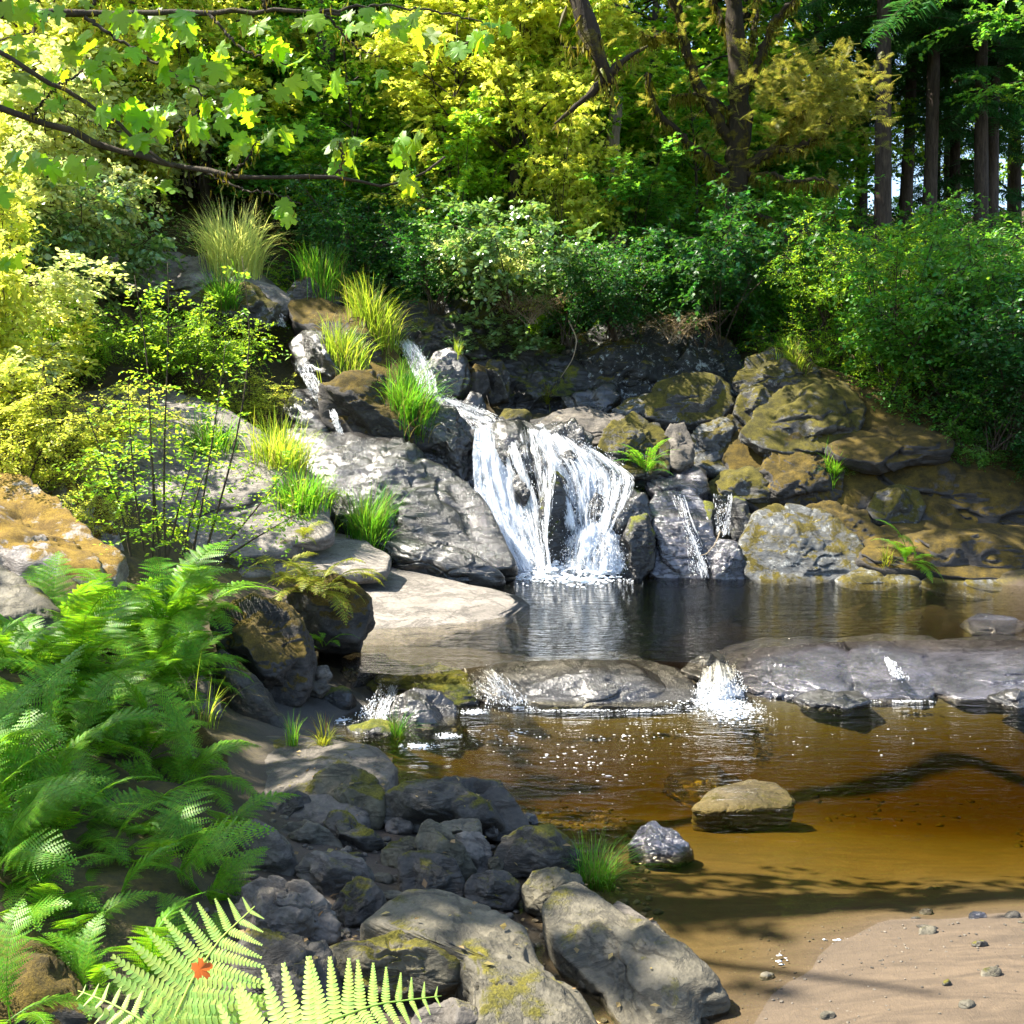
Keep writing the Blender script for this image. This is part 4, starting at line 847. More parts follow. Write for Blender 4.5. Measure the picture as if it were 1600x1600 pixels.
waterfall('waterfall', 'thin veil of water over the crest rock between the two main falls', [
    [(785, 690, 15.8), (794, 712, 15.4), (806, 745, 15.25), (822, 790, 15.2), (836, 850, 15.0), (842, 894, 14.8)],
    [(815, 670, 15.9), (822, 705, 15.3), (830, 745, 15.15), (842, 790, 15.0), (848, 850, 14.85), (852, 894, 14.75)],
    [(848, 676, 15.9), (856, 712, 15.3), (862, 738, 15.05), (858, 790, 14.75), (854, 850, 14.68), (860, 894, 14.62)]],
    1300, 0.3, .006, 6, 90, .06, .8, 1.8, 1, gap=.3)
waterfall('waterfall', 'wide right fall fanning over the sloping rock apron', [
    [(836, 668, 16.2), (846, 690, 15.7), (868, 730, 15.3), (888, 780, 15.1), (898, 830, 14.95)],
    [(856, 667, 16.2), (886, 700, 15.7), (912, 745, 15.3), (918, 790, 15.1), (922, 836, 14.95)],
    [(876, 680, 16.1), (918, 706, 15.7), (948, 744, 15.35), (946, 790, 15.1), (940, 838, 14.95)],
    [(888, 690, 16.1), (936, 714, 15.7), (978, 752, 15.35), (968, 786, 15.05), (948, 836, 14.9)]],
    4200, 0.6, .007, 7, 320, .10, 1.3, 1.7, 2, lambda u, v: np.where((v > .6) & (u > .3) & (u < .6), .35, 1.0) * np.where(u > .85, .5, 1.0), gap=-.05, ragged=.2)
waterfall('waterfall', 'white fan of water over the low mound at the foot of the right fall', [
    [(896, 824, 15.0), (888, 850, 14.85), (882, 874, 14.75), (880, 898, 14.65)],
    [(918, 818, 15.0), (914, 842, 14.75), (912, 870, 14.62), (910, 900, 14.55)],
    [(940, 814, 15.0), (946, 838, 14.8), (950, 868, 14.65), (948, 900, 14.55)],
    [(952, 822, 15.05), (966, 842, 14.9), (972, 870, 14.8), (972, 898, 14.7)]],
    1900, 0.7, .007, 8, 160, .07, .8, .8)
rock('boulder', 'low wet mound of rock under the white fan of water', [(886, 880), (898, 836), (926, 822), (956, 836), (972, 870), (968, 912), (900, 914)], 14.95, 15.2, .3, 'wet', fac=2)
waterfall('waterfall', 'narrow upper cascade dropping beside the round dark boulder', [
    [(622, 538, 18.2), (634, 556, 17.8), (648, 584, 17.4), (660, 620, 17.0)],
    [(636, 534, 18.2), (650, 556, 17.7), (664, 588, 17.2), (672, 622, 16.9)],
    [(650, 540, 18.2), (664, 562, 17.7), (676, 590, 17.2), (682, 618, 16.9)]],
    620, 0.5, .007, 9, 80, .08, .4, 1.0)
waterfall('waterfall', 'white water sliding from the upper cascade towards the crest', [
    [(664, 622, 16.9), (690, 646, 16.6), (716, 664, 16.4), (746, 682, 16.1)],
    [(674, 618, 17.0), (706, 638, 16.7), (738, 654, 16.4), (766, 672, 16.1)],
    [(684, 618, 17.1), (722, 634, 16.9), (756, 648, 16.7), (784, 666, 16.3)]],
    520, 0.4, .007, 10, 60, .06, .4, 1.2)
waterfall('trickle', 'thin white trickle down the dark rock left of the brown boulder', [
    [(510, 632, 16.2), (517, 652, 15.95), (526, 672, 15.85), (532, 696, 15.8)], [(518, 628, 16.2), (526, 650, 15.9), (534, 672, 15.8), (540, 696, 15.75)]],
    140, 0.5, .006, 11, 20, .04, .1, .6, 1)
waterfall('trickle', 'shallow slide of water in the left gully behind the willow shrub', [
    [(462, 570, 17.0), (474, 592, 16.7), (486, 614, 16.4), (500, 636, 16.2)], [(480, 566, 17.0), (492, 590, 16.6), (506, 614, 16.3), (520, 632, 16.1)]],
    200, 0.35, .006, 12, 20, .03, .2, .7, 1)
waterfall('trickle', 'small bright trickle at the top of the left gully', [
    [(408, 470, 18.9), (416, 486, 18.6), (426, 510, 18.3)], [(432, 470, 18.9), (438, 488, 18.6), (446, 512, 18.3)]],
    160, 0.4, .006, 13, 10, .03, .25, .5, 1)
waterfall('trickle', 'silvery trickle down the shining right-hand rock face', [
    [(1052, 778, 15.3), (1062, 812, 15.0), (1076, 850, 14.75), (1084, 902, 14.55)], [(1064, 776, 15.3), (1074, 812, 14.95), (1090, 850, 14.7), (1106, 902, 14.5)]],
    300, 0.15, .005, 14, 40, .04, .25, 1.2, 1, gap=.2, ragged=.4)
waterfall('trickle', 'narrow blue trickle between two mossy posts of rock', [
    [(1118, 776, 15.4), (1119, 800, 15.1), (1120, 836, 14.9)], [(1140, 776, 15.4), (1138, 800, 15.1), (1136, 838, 14.9)]],
    130, 0.15, .005, 15, 20, .04, .2, .6, 1, gap=.2, ragged=.2)
waterfall('cascade', 'small white cascade dropping between the two wet ledges', [
    [(1098, 1044, 9.75), (1098, 1058, 9.5), (1094, 1078, 9.35), (1088, 1092, 9.28)], [(1118, 1036, 9.8), (1120, 1054, 9.45), (1122, 1076, 9.3), (1124, 1094, 9.2)], [(1142, 1042, 9.8), (1146, 1058, 9.5), (1152, 1076, 9.35), (1158, 1092, 9.28)]],
    900, 0.6, .004, 16, 120, .05, .35, .45, cat='cascade')
waterfall('cascade', 'frothy little cascade left of the wet domed boulder', [
    [(598, 1072, 9.3), (588, 1092, 9.0), (570, 1116, 8.75), (556, 1136, 8.6)], [(622, 1074, 9.3), (614, 1094, 8.95), (602, 1116, 8.7), (600, 1140, 8.5)]],
    420, 0.42, .004, 17, 60, .04, .3, .5, 1, cat='cascade')
waterfall('cascade', 'thin film of water fanning over the dark ledge', [
    [(716, 1050, 9.8), (724, 1070, 9.3), (742, 1088, 9.1), (772, 1104, 8.95)], [(744, 1046, 9.8), (760, 1064, 9.2), (780, 1084, 9.0), (800, 1104, 8.9)], [(766, 1046, 9.8), (784, 1060, 9.2), (804, 1084, 8.98), (826, 1106, 8.9)]],
    260, 0.25, .004, 18, 30, .03, .5, .5, 1, cat='cascade')
waterfall('cascade', 'streak of white water running down the long pale ledge', [
    [(1380, 1030, 9.75), (1386, 1044, 9.5), (1396, 1062, 9.3)], [(1392, 1032, 9.75), (1400, 1044, 9.5), (1416, 1064, 9.3)]],
    120, 0.4, .004, 19, 10, .03, .15, .3, 1, cat='cascade')

def froth(name, label, spots, z, seed, rmin=.006, rmax=.03, flat=.5, rise=0.0):
    """heaped bubbles floating on the water"""
    rs = np.random.RandomState(seed); iv, it = ico(1 if rmax < .02 else 2); Vs = []; Ts = []; n = 0
    for (px, py, rx, ry, cnt) in spots:
        for _ in range(cnt):
            a = rs.rand() * 6.283; q = rs.rand() ** 0.75
            v = Vector((0, 0, rs.rand() ** 2 * rise * (1 - q))) + G(px + rx * q * math.cos(a), py + ry * q * math.sin(a), z)
            r = rs.uniform(rmin, rmax) * (1.15 - q)
            Vs.append(np.array(v) + iv * np.array([r * rs.uniform(.8, 2.2), r * rs.uniform(.8, 1.6), r * flat])); Ts.append(it + n); n += len(iv)
    c = np.concatenate(Vs); m_ = c.mean(0)
    o = link(name, make_mesh(name, c - m_, np.concatenate(Ts), M['foam']))
    o.location = m_
    return tag(o, label, 'foam', kind='stuff')
froth('foam', 'white foam boiling at the foot of the main waterfall', [(826, 896, 40, 9, 900), (900, 898, 74, 8, 1100), (850, 905, 60, 7, 200), (930, 906, 60, 6, 200), (800, 900, 20, 6, 200), (870, 902, 95, 9, 700), (900, 912, 110, 9, 120)], UPZ, 1, .006, .036, .6, .22)
froth('foam', 'white foam spreading below the small cascade', [(1120, 1092, 48, 12, 700), (1140, 1108, 62, 16, 620), (1150, 1122, 66, 16, 160), (1100, 1086, 34, 8, 360), (1110, 1100, 90, 22, 260)], 0, 2, .003, .016, .5, .05)
froth('foam', 'line of foam along the foot of the long pale ledge', [(1230, 1089, 50, 3, 70), (1330, 1096, 60, 3, 70), (1420, 1096, 50, 3, 60), (900, 1110, 90, 3, 160), (1010, 1110, 60, 3, 120), (810, 1106, 30, 4, 90)], 0, 3, .004, .015)
froth('foam', 'froth at the foot of the little left cascade', [(580, 1138, 34, 9, 260), (655, 1166, 34, 7, 120), (700, 1150, 24, 6, 110), (740, 1112, 30, 6, 120), (530, 1126, 30, 7, 80), (490, 1104, 20, 4, 40)], 0, 4, .004, .018)
froth('foam_flecks', 'scattered white foam flecks drifting on the lower pool', [(880, 1180, 150, 46, 90), (950, 1210, 110, 60, 50), (1000, 1150, 120, 26, 70), (800, 1150, 110, 22, 80), (1360, 1160, 220, 40, 26), (1150, 925, 200, 14, 30), (1330, 1468, 60, 3, 26), (1420, 1452, 60, 3, 26), (1220, 1500, 12, 14, 14), (1540, 1444, 50, 3, 24)], 0, 5, .004, .013, .15)

rock('stone', 'dark wet rock showing through the left fall', [(800, 752), (812, 738), (826, 748), (832, 776), (820, 792), (806, 780)], 15.15, 15.25, .14, 'wet', sub=4)
rock('stone', 'dark wet rock breaking the right fall', [(918, 792), (930, 770), (946, 776), (950, 806), (936, 822), (922, 812)], 14.98, 15.08, .12, 'wet', sub=4)
rock('stone', 'dark wet step under the top of the right fall', [(868, 716), (890, 704), (908, 716), (904, 734), (880, 736)], 15.4, 15.5, .12, 'wet', sub=4)
# ------------------------------------------------------------------ leaves
def tmpl(verts, faces): return np.array(verts, float), np.array(faces, int)
OVAL = tmpl([(0, 0, 0), (.3, .24, .05), (.7, .2, .03), (1, 0, -.06), (.7, -.2, .03), (.3, -.24, .05)], [(0, 1, 5), (1, 2, 4), (1, 4, 5), (2, 3, 4)])
LEAF2 = tmpl([(0, 0, 0), (.45, .30, .06), (1, 0, -.05), (.45, -.30, .06)], [(0, 1, 2), (0, 2, 3)])
LANCE = tmpl([(0, 0, 0), (.4, .13, .03), (1, 0, -.06), (.4, -.13, .03)], [(0, 1, 2), (0, 2, 3)])
LOBED = tmpl([(.3, 0, .03), (-.05, .15, 0), (.05, .42, -.04), (.3, .25, .02), (.55, .5, -.06), (.55, .2, .02), (1, 0, -.1), (.55, -.2, .02), (.55, -.5, -.06), (.3, -.25, .02), (.05, -.42, -.04), (-.05, -.15, 0)],
             [(0, k, k + 1) for k in range(1, 11)] + [(0, 11, 1)])
def spray_tmpl(np_=7, w=.05):
    V = [(0, -.012, 0), (0, .012, 0), (1, 0, -.12)]; T = [(0, 1, 2)]
    for k in range(np_):
        x = .06 + .86 * k / (np_ - 1); L_ = .34 * math.sin(math.pi * (.22 + .7 * k / (np_ - 1))) + .05
        for s in (-1, 1):
            b = len(V); dx = .55 * L_
            V += [(x, 0, -.12 * x * x), (x + dx + w * .3, s * L_, -.12 * x * x - .05 - .1 * L_), (x + w * 1.5, 0, -.12 * x * x)]
            T.append((b, b + 1, b + 2) if s > 0 else (b, b + 2, b + 1))
    return tmpl(V, T)
SPRAY = spray_tmpl()
def place_leaves(pos, axis, nrm, length, T_, width=1.0):
    tv, tf = T_
    x = norm(axis); z = norm(nrm - (nrm * x).sum(-1, keepdims=True) * x); y = np.cross(z, x)
    L_ = np.asarray(length)[:, None, None]
    V = pos[:, None] + L_ * (tv[None, :, 0:1] * x[:, None] + width * tv[None, :, 1:2] * y[:, None] + tv[None, :, 2:3] * z[:, None])
    F_ = tf[None] + (np.arange(len(pos)) * len(tv))[:, None, None]
    return V.reshape(-1, 3), F_.reshape(-1, tf.shape[1])
class Leaves:
    def __init__(self): self.p = []; self.a = []; self.n = []; self.l = []
    def add(self, p, a, n, l): self.p.append(p); self.a.append(a); self.n.append(n); self.l.append(l)
    def mesh(self, name, mat, T_, width=1.0):
        V, F_ = place_leaves(np.concatenate(self.p), np.concatenate(self.a), np.concatenate(self.n), np.concatenate(self.l), T_, width)
        return make_mesh(name, V, F_, mat, False)
def twig_leaves(lv, rs, p0, d, ln, n, size, flat=0.75, droop=.25, jitter=.3):
    t = (np.arange(n) + .6) / n
    d = norm(d); side = norm(np.cross(d, [0, 0, 1.0]) + 1e-6)
    pos = p0 + d * (t * ln)[:, None] + np.array([0, 0, -droop * ln]) * (t ** 2)[:, None]
    s = np.where(np.arange(n) % 2 == 0, 1.0, -1.0)[:, None]
    ax = d * .55 + side * s * .85 + rs.normal(0, jitter, (n, 3)) + np.array([0, 0, -.15])
    nr = np.array([0, 0, 1.0]) * flat + rs.normal(0, .38, (n, 3))
    lv.add(pos, ax, nr, size * rs.uniform(.6, 1.15, n))
def shrub_parts(seed, Hh, W, nst, nbr, nlf, size, T_, mat, width=1.0, stem_r=.012, stem_mat='stem', start=.25, flat=.75, spread=1.0, sub=3, tl=.32):
    rs = np.random.RandomState(seed); lv = Leaves(); g = Geo()
    for k in range(nst):
        ph = rs.rand() * 6.283; rr = W * math.sqrt(rs.rand()) * spread; hh = Hh * rs.uniform(.55, 1.0) * (1 - .35 * (rr / max(W, .01)) ** 2)
        end = np.array([rr * math.cos(ph), rr * math.sin(ph), hh])
        b0 = np.array([rs.normal(0, .06 * W), rs.normal(0, .06 * W), -.1])
        t = np.linspace(0, 1, 9)[:, None]
        mid = (b0 + end) / 2 + np.array([-.15 * end[0], -.15 * end[1], .12 * hh]) + rs.normal(0, .06 * W, 3)
        c = (1 - t) ** 2 * b0 + 2 * t * (1 - t) * mid + t * t * end
        tube(g, c, stem_r, stem_r * .3, 5, cap=False)
        for j in range(nbr):
            tt = start + (1 - start) * rs.rand() ** .7; i = tt * 8; a = int(min(i, 7)); p = c[a] + (c[a + 1] - c[a]) * (i - a)
            d = norm(np.array([rs.normal(), rs.normal(), rs.normal(.15, .45)]) + .6 * np.array([end[0], end[1], 0]) / max(W, .01))
            ln = W * tl * rs.uniform(.5, 1.2)
            tube(g, np.stack([p, p + d * ln * .5, p + d * ln + np.array([0, 0, -.2 * ln])]), stem_r * .35, stem_r * .15, 3, cap=False)
            twig_leaves(lv, rs, p, d, ln, nlf, size, flat)
            for q in range(sub):
                f = rs.uniform(.25, .9); d2 = norm(d + rs.normal(0, .6, 3) * np.array([1, 1, .4]))
                twig_leaves(lv, rs, p + d * ln * f + np.array([0, 0, -.2 * ln * f * f]), d2, ln * .6, max(3, nlf * 2 // 3), size * .9, flat)
    return lv.mesh('foliage', M[mat], T_, width), g.mesh('stem', M[stem_mat])
SHRUB = {}
def shrub_kind(key, *a, **k):
    fm, sm = shrub_parts(*a, **k); SHRUB[key] = (fm, sm)
def put_shrub(name, label, key, loc, s=1.0, rz=0.0, sz=1.0, cat='shrub', group=None, mat=None):
    e = empty(name, loc, rz, (s, s, s * sz)); tag(e, label, cat, group)
    fm, sm = SHRUB[key]
    f = link('foliage', fm, e); tag(f, kind='stuff')
    link('stem', sm, e)
    if mat:
        f.material_slots[0].link = 'OBJECT'; f.material_slots[0].material = M[mat]
    return e
# key, seed, height, radius, stems, branches, leaves per twig, leaf size
shrub_kind('vine', 11, 3.2, 1.7, 9, 20, 9, .11, LOBED, 'bright', 1.0)
shrub_kind('vine2', 12, 2.4, 1.9, 10, 20, 9, .10, LOBED, 'mid', 1.0)
shrub_kind('berry', 13, 1.8, 1.2, 13, 20, 10, .065, OVAL, 'mid', 1.1)
shrub_kind('berry2', 14, 1.3, 1.4, 14, 20, 10, .06, OVAL, 'deep', 1.1)
shrub_kind('small', 15, 1.2, 1.0, 14, 22, 11, .045, LEAF2, 'bright', 1.0)
shrub_kind('salal', 16, 1.4, 1.2, 12, 16, 9, .085, OVAL, 'glossy', 1.2)
shrub_kind('dry', 17, .9, 1.0, 18, 14, 6, .04, LANCE, 'dry', 1.0, stem_mat='twig', stem_r=.009)

# ------------------------------------------------------------------ trees
def broad_tree(seed, Hh, base, W, nlimb, nbr, nlf, size, mat, T_=LOBED, r=.16, bark='branch'):
    rs = np.random.RandomState(seed); lv = Leaves(); g = Geo()
    t = np.linspace(0, 1, 14)
    tr = np.stack([.25 * np.sin(t * 3 + seed) * t, .25 * np.cos(t * 2.3 + seed) * t, t * Hh - .3], 1)
    tube(g, tr, np.linspace(r, r * .2, 14), ns=9, wob=.12, seed=seed)
    gl = Geo()
    for k in range(nlimb):
        f = base + (1 - base) * ((k + rs.rand()) / nlimb); i = f * 13; a = int(min(i, 12)); p = tr[a]
        ph = k * 2.4 + rs.rand(); rr = W * (1.05 - .55 * abs(f - .55) / .55) * rs.uniform(.6, 1.1)
        d = np.array([math.cos(ph), math.sin(ph), rs.uniform(.05, .5)])
        tt = np.linspace(0, 1, 7)[:, None]
        c = p + d * rr * tt + np.array([0, 0, .12 * rr]) * np.sin(tt * 3) + rs.normal(0, .05 * rr, 3) * tt
        tube(gl, c, np.linspace(r * .32, r * .06, 7), ns=5, cap=False)
        for j in range(nbr):
            u = .25 + .75 * rs.rand(); q = c[0] + (c[-1] - c[0]) * u + np.array([0, 0, .1 * rr * math.sin(u * 3)])
            d2 = norm(np.array([d[0], d[1], 0]) * .5 + rs.normal(0, .8, 3) * np.array([1, 1, .5]))
            ln = rr * rs.uniform(.18, .4)
            twig_leaves(lv, rs, q, d2, ln, nlf, size)
            for _ in range(3):
                d3 = norm(d2 + rs.normal(0, .7, 3) * np.array([1, 1, .5]))
                twig_leaves(lv, rs, q + d2 * ln * rs.uniform(.3, 1), d3, ln * .7, nlf, size)
    return lv.mesh('crown', M[mat], T_), g.mesh('trunk', M[bark]), gl.mesh('limbs', M[bark])
def conifer(seed, Hh, base, W, nb, nsp, size, mat='conifer', r=.22, bark='bark'):
    rs = np.random.RandomState(seed); lv = Leaves(); g = Geo(); gl = Geo()
    t = np.linspace(0, 1, 16)
    tr = np.stack([.12 * np.sin(t * 4 + seed), .12 * np.cos(t * 3 + seed), t * Hh - .5], 1)
    tube(g, tr, np.linspace(r, r * .12, 16) * (1 + .35 * np.exp(-t * 25)), ns=11, wob=.10, seed=seed)
    for k in range(nb):
        f = base + (1 - base) * (k + rs.rand()) / nb; z = f * Hh - .5
        ph = k * 2.399 + rs.normal(0, .3); L_ = W * (1.0 - .75 * max(0, (f - base) / (1 - base))) * rs.uniform(.55, 1.1)
        tt = np.linspace(0, 1, 7)[:, None]
        d = np.array([math.cos(ph), math.sin(ph), 0])
        c = np.array([0, 0, z]) + d * L_ * tt + np.array([0, 0, 1.0]) * (.1 * L_ * tt - .42 * L_ * tt ** 2)
        tube(gl, c, np.linspace(r * .12, .006, 7), ns=4, cap=False)
        n = max(4, int(nsp * L_ / W))
        u = np.sort(rs.uniform(.15, 1, n)); pos = np.stack([np.interp(u, tt[:, 0], c[:, m]) for m in range(3)], 1)
        side = np.array([-d[1], d[0], 0]); s = np.where(np.arange(n) % 2 == 0, 1., -1.)[:, None]
        ax = d * .6 + side * s * .9 + rs.normal(0, .25, (n, 3)) + np.array([0, 0, -.3])
        lv.add(pos, ax, np.array([0, 0, 1.0]) + rs.normal(0, .3, (n, 3)), size * rs.uniform(.6, 1.3, n) * (1.15 - .5 * u))
    return lv.mesh('crown', M[mat], SPRAY, 1.0), g.mesh('trunk', M[bark]), gl.mesh('limbs', M[bark])
TREE = {}
TREE['con1'] = conifer(21, 19, .22, 3.0, 90, 46, .75)
TREE['con2'] = conifer(22, 23, .30, 3.2, 90, 46, .80, r=.26)
TREE['con3'] = conifer(23, 13, .10, 2.4, 80, 46, .60, r=.15)
TREE['alder'] = broad_tree(24, 13, .30, 3.4, 26, 9, 9, .15, 'bright')
TREE['maple'] = broad_tree(25, 11, .22, 3.6, 24, 9, 9, .16, 'yellow')
TREE['young'] = broad_tree(26, 6.5, .2, 2.2, 22, 8, 9, .10, 'yellow', r=.07)
def put_tree(name, label, key, loc, s=1.0, rz=0.0, lean=(0, 0), cat='tree', group=None, mat=None, sz=1.0):
    e = empty(name, loc, rz, (s, s, s * sz)); e.rotation_euler = (lean[0], lean[1], rz); tag(e, label, cat, group)
    cm, tm, lm = TREE[key]
    link('trunk', tm, e); f = link('crown', cm, e); tag(f, kind='stuff'); l_ = link('limbs', lm, e)
    if mat:
        f.material_slots[0].link = 'OBJECT'; f.material_slots[0].material = M[mat]
    return e
def ground_at(px, Y, dz=0.0):
    x = (px - 800) / F * Y / CP
    return Vector((x, Y, H(x, Y) + dz))
# where the rock or the soil lies below a point
bpy.context.view_layer.update()
_solid = [o for o in COL.objects if o.type == 'MESH' and (o.name.split('.')[0] in ('ground', 'stone', 'boulder', 'rock_slab', 'rock_ledge', 'cliff', 'bedrock_wall'))]
from mathutils.bvhtree import BVHTree
_V, _T, _n = [], [], 0
for o in _solid:
    me = o.data; v = np.empty(len(me.vertices) * 3); me.vertices.foreach_get('co', v); v = v.reshape(-1, 3) + np.array(o.location)
    me.calc_loop_triangles(); t = np.empty(len(me.loop_triangles) * 3, np.int32); me.loop_triangles.foreach_get('vertices', t)
    _V.append(v); _T.append(t.reshape(-1, 3) + _n); _n += len(v)
BVH = BVHTree.FromPolygons(np.concatenate(_V).tolist(), np.concatenate(_T).tolist())
def drop(x, y, z):
    h = BVH.ray_cast(Vector((x, y, z)), Vector((0, 0, -1)))
    return h[0].z if h[0] else None
def anchor(px, py, Y):
    d = (P(px, py, 10) - cam.location).normalized(); h = BVH.ray_cast(cam.location, d)
    return h[0] if h[0] and abs(h[0].y - Y) < 3.0 else P(px, py, Y)
# ------------------------------------------------------------------ grass
def grass_mesh(name, n, h, spread, mat, seed, droop, w, lean, loc):
    rs = np.random.RandomState(seed); seg = 6
    a = rs.rand(n) * 6.283; r = np.sqrt(rs.rand(n)) * spread * rs.uniform(.5, 1.2, n)
    b = np.stack([r * np.cos(a), r * np.sin(a) * .8, 0 * r], 1)
    for k in range(n):                                  # each blade is rooted where the rock or soil really is
        z = drop(loc.x + b[k, 0], loc.y + b[k, 1], loc.z + .8)
        if z is None or abs(z - loc.z) > max(.12, spread * 1.5): b[k] *= .1; z = loc.z
        b[k, 2] = z - loc.z - .02
    a2 = a + rs.normal(0, .8, n); hh = h * rs.uniform(.35, 1.2, n); dr = rs.uniform(.15, 1, n) * droop
    d = np.stack([np.cos(a2) + lean[0], np.sin(a2) + lean[1], 0 * a2], 1)
    t = np.linspace(0, 1, seg + 1)
    C = b[:, None] + d[:, None] * (hh * dr)[:, None, None] * (t ** 1.6)[None, :, None] + np.array([0, 0, 1.0]) * (hh[:, None] * (t[None] - .75 * dr[:, None] * t[None] ** 2.3))[..., None]
    sd = np.stack([-np.sin(a2 + rs.normal(0, .5, n)), np.cos(a2), 0 * a2], 1)[:, None] * (w * rs.uniform(.5, 1.1, n)[:, None] * (1 - t[None] ** 2 * .95))[..., None]
    V = np.stack([C - sd, C + sd], 2).reshape(-1, 3)
    i = (np.arange(n)[:, None] * (seg + 1) + np.arange(seg)[None]) * 2
    return make_mesh(name, V, np.stack([i, i + 1, i + 3, i + 2], -1).reshape(-1, 4), M[mat], True)
GR = [('big bright grass tuft at the pool edge beside the rounded dark boulder', 935, 1398, 5.35, 420, .34, .09, 'grass', .9, .0035, (.35, 0)),
      ('green grass tuft growing from the small wet rock', 620, 1150, 8.05, 140, .30, .05, 'grass', 1.0, .004, (.3, -.2)), ('yellowish grass tuft at the back of the flat grey slab', 505, 1164, 8.1, 90, .26, .05, 'fernyellow', 1.0, .004, (0, 0)),
      ('upright grass blades at the foot of the pointed slate boulder', 458, 1165, 8.0, 60, .26, .04, 'grass', .35, .004, (0, 0)),
      ('long hanging grass clump over the brown moss-backed boulder', 640, 640, 15.3, 700, .75, .35, 'grass', .9, .008, (.3, -.5)), ('bright grass tuft on the great wet slab', 575, 840, 13.7, 600, .8, .25, 'grass', .7, .008, (.1, -.2)),
      ('sunny grass clump at the top of the long ridge', 585, 520, 18.0, 700, .85, .4, 'grassy', .7, .010, (.2, -.3)), ('yellow-green grass along the side of the long ridge', 540, 560, 17.0, 500, .6, .35, 'grassy', .7, .010, (.3, -.4)),
      ('green grass clump behind the square brown block', 500, 440, 19.8, 500, .8, .4, 'grass', .6, .010, (0, 0)), ('glowing white-lit grass clump high on the left bank', 365, 415, 19.4, 1100, 1.25, .5, 'grasswhite', .8, .012, (0, 0)),
      ('green grass tuft drooping from the rock edge below the glowing clump', 345, 490, 17.6, 500, .7, .3, 'grass', 1.0, .010, (0, -.6)), ('straw-tipped grass tuft on the dark gully ledge', 855, 630, 17.4, 260, .45, .15, 'fernyellow', 1.2, .007, (0, -.4)),
      ('thin grass tuft on top of the round dark boulder', 716, 552, 17.4, 60, .3, .06, 'grassy', .5, .006, (0, 0)), ('hanging grass on the shady right bank beside the gold-brown boulder', 1305, 745, 15.4, 260, .5, .15, 'grass', 1.1, .007, (0, -.5)),
      ('grass at the left edge of the big blue-grey boulder ledge', 1385, 880, 14.2, 100, .25, .08, 'fernyellow', 1.0, .006, (0, -.4)), ('bright grassy tuft on the pale bedrock slope', 440, 720, 14.6, 600, .7, .4, 'grassy', .8, .009, (.2, -.4)),
      ('grass and weeds along the lower edge of the pale bedrock slope', 470, 790, 13.6, 500, .6, .35, 'grass', .8, .009, (.1, -.3)), ('grass tuft under the willow on the pale slope', 330, 700, 14.6, 400, .6, .35, 'grass', .9, .009, (0, -.3)),
      ('thin blades of grass among the ferns beside the slanting boulder', 320, 1130, 7.3, 40, .5, .08, 'grassy', .9, .004, (.2, 0)), ('moss-coloured grass fringe on the tall mossy boulder', 1240, 560, 17.0, 260, .4, .25, 'grassy', 1.1, .008, (0, -.5))]
for k, (lb, px, py, Y, n, h, sp, mt, dr, w, ln) in enumerate(GR):
    lc = anchor(px, py, Y) if k else P(932, 1394, 5.5); o = link('grass_tuft', grass_mesh('grass_tuft', n, h, sp, mt, 400 + k, dr, w * .7, ln, lc)); o.location = lc; tag(o, lb, 'grass')

# ------------------------------------------------------------------ forest behind
rs = np.random.RandomState(77)
FARG = 'conifers of the far forest'
far = []
for k in range(22):
    Y = rs.uniform(31, 50) if k % 4 else rs.uniform(31, 40); px = rs.uniform(-150, 1200) if k % 4 else rs.uniform(1250, 1750)
    far.append((px, Y))
for k, (px, Y) in enumerate(far):
    put_tree('conifer_tree', 'dim conifer standing deep in the far forest', ('con1', 'con2', 'con3')[k % 3], ground_at(px, Y, -.2), rs.uniform(.8, 1.25), rs.rand() * 6.28, group=FARG)
NEAR = [(1365, 25.5, 'con2', .80, 'thick dark conifer trunk rising right of the mossy tree'), (1400, 29, 'con1', .8, 'slim conifer just right of the thick dark trunk'),
        (1433, 27, 'con2', .72, 'straight dark conifer in the middle of the right-hand trunks'), (1513, 27, 'con1', .85, 'left one of the two close-set conifers at the right'),
        (1537, 28, 'con2', .70, 'right one of the two close-set conifers at the right'), (1330, 31, 'con1', .8, 'thin far conifer left of the thick dark trunk'),
        (1480, 32, 'con3', 1.1, 'slender young conifer between the right-hand trunks'),
        (515, 25.5, 'con2', 1.0, 'large brown conifer trunk rising behind the maple leaves'), (1095, 30, 'con1', .75, 'thin straight conifer seen against the sky left of the mossy tree'),
        (200, 27, 'con1', .9, 'conifer half hidden by maple leaves at the upper left'), (655, 29, 'con3', 1.2, 'dark young conifer behind the bright vine maple')]
for px, Y, kk, s, lb in NEAR:
    put_tree('conifer_tree', lb, kk, ground_at(px, Y, -.2), s, rs.rand() * 6.28, group='conifers at the forest edge')
put_tree('conifer_tree', 'leaning conifer trunk at the top right corner', 'con2', ground_at(1665, 19.0, -.3), .95, .4, (0, RAD(-7)), group='conifers at the forest edge')
# pale snag
g = Geo(); s0 = ground_at(950, 21.5, -.3); tp = P(962, 150, 22.3)
tt = np.linspace(0, 1, 14)[:, None]
tube(g, np.array(s0) + (np.array(tp) - np.array(s0)) * tt + .05 * np.sin(tt * 7), np.linspace(.19, .12, 14), ns=11, wob=.2, seed=4)
o = link('dead_tree', g.mesh('dead_tree', M['snag'])); tag(o, 'broken pale grey dead trunk left of the mossy tree', 'tree')

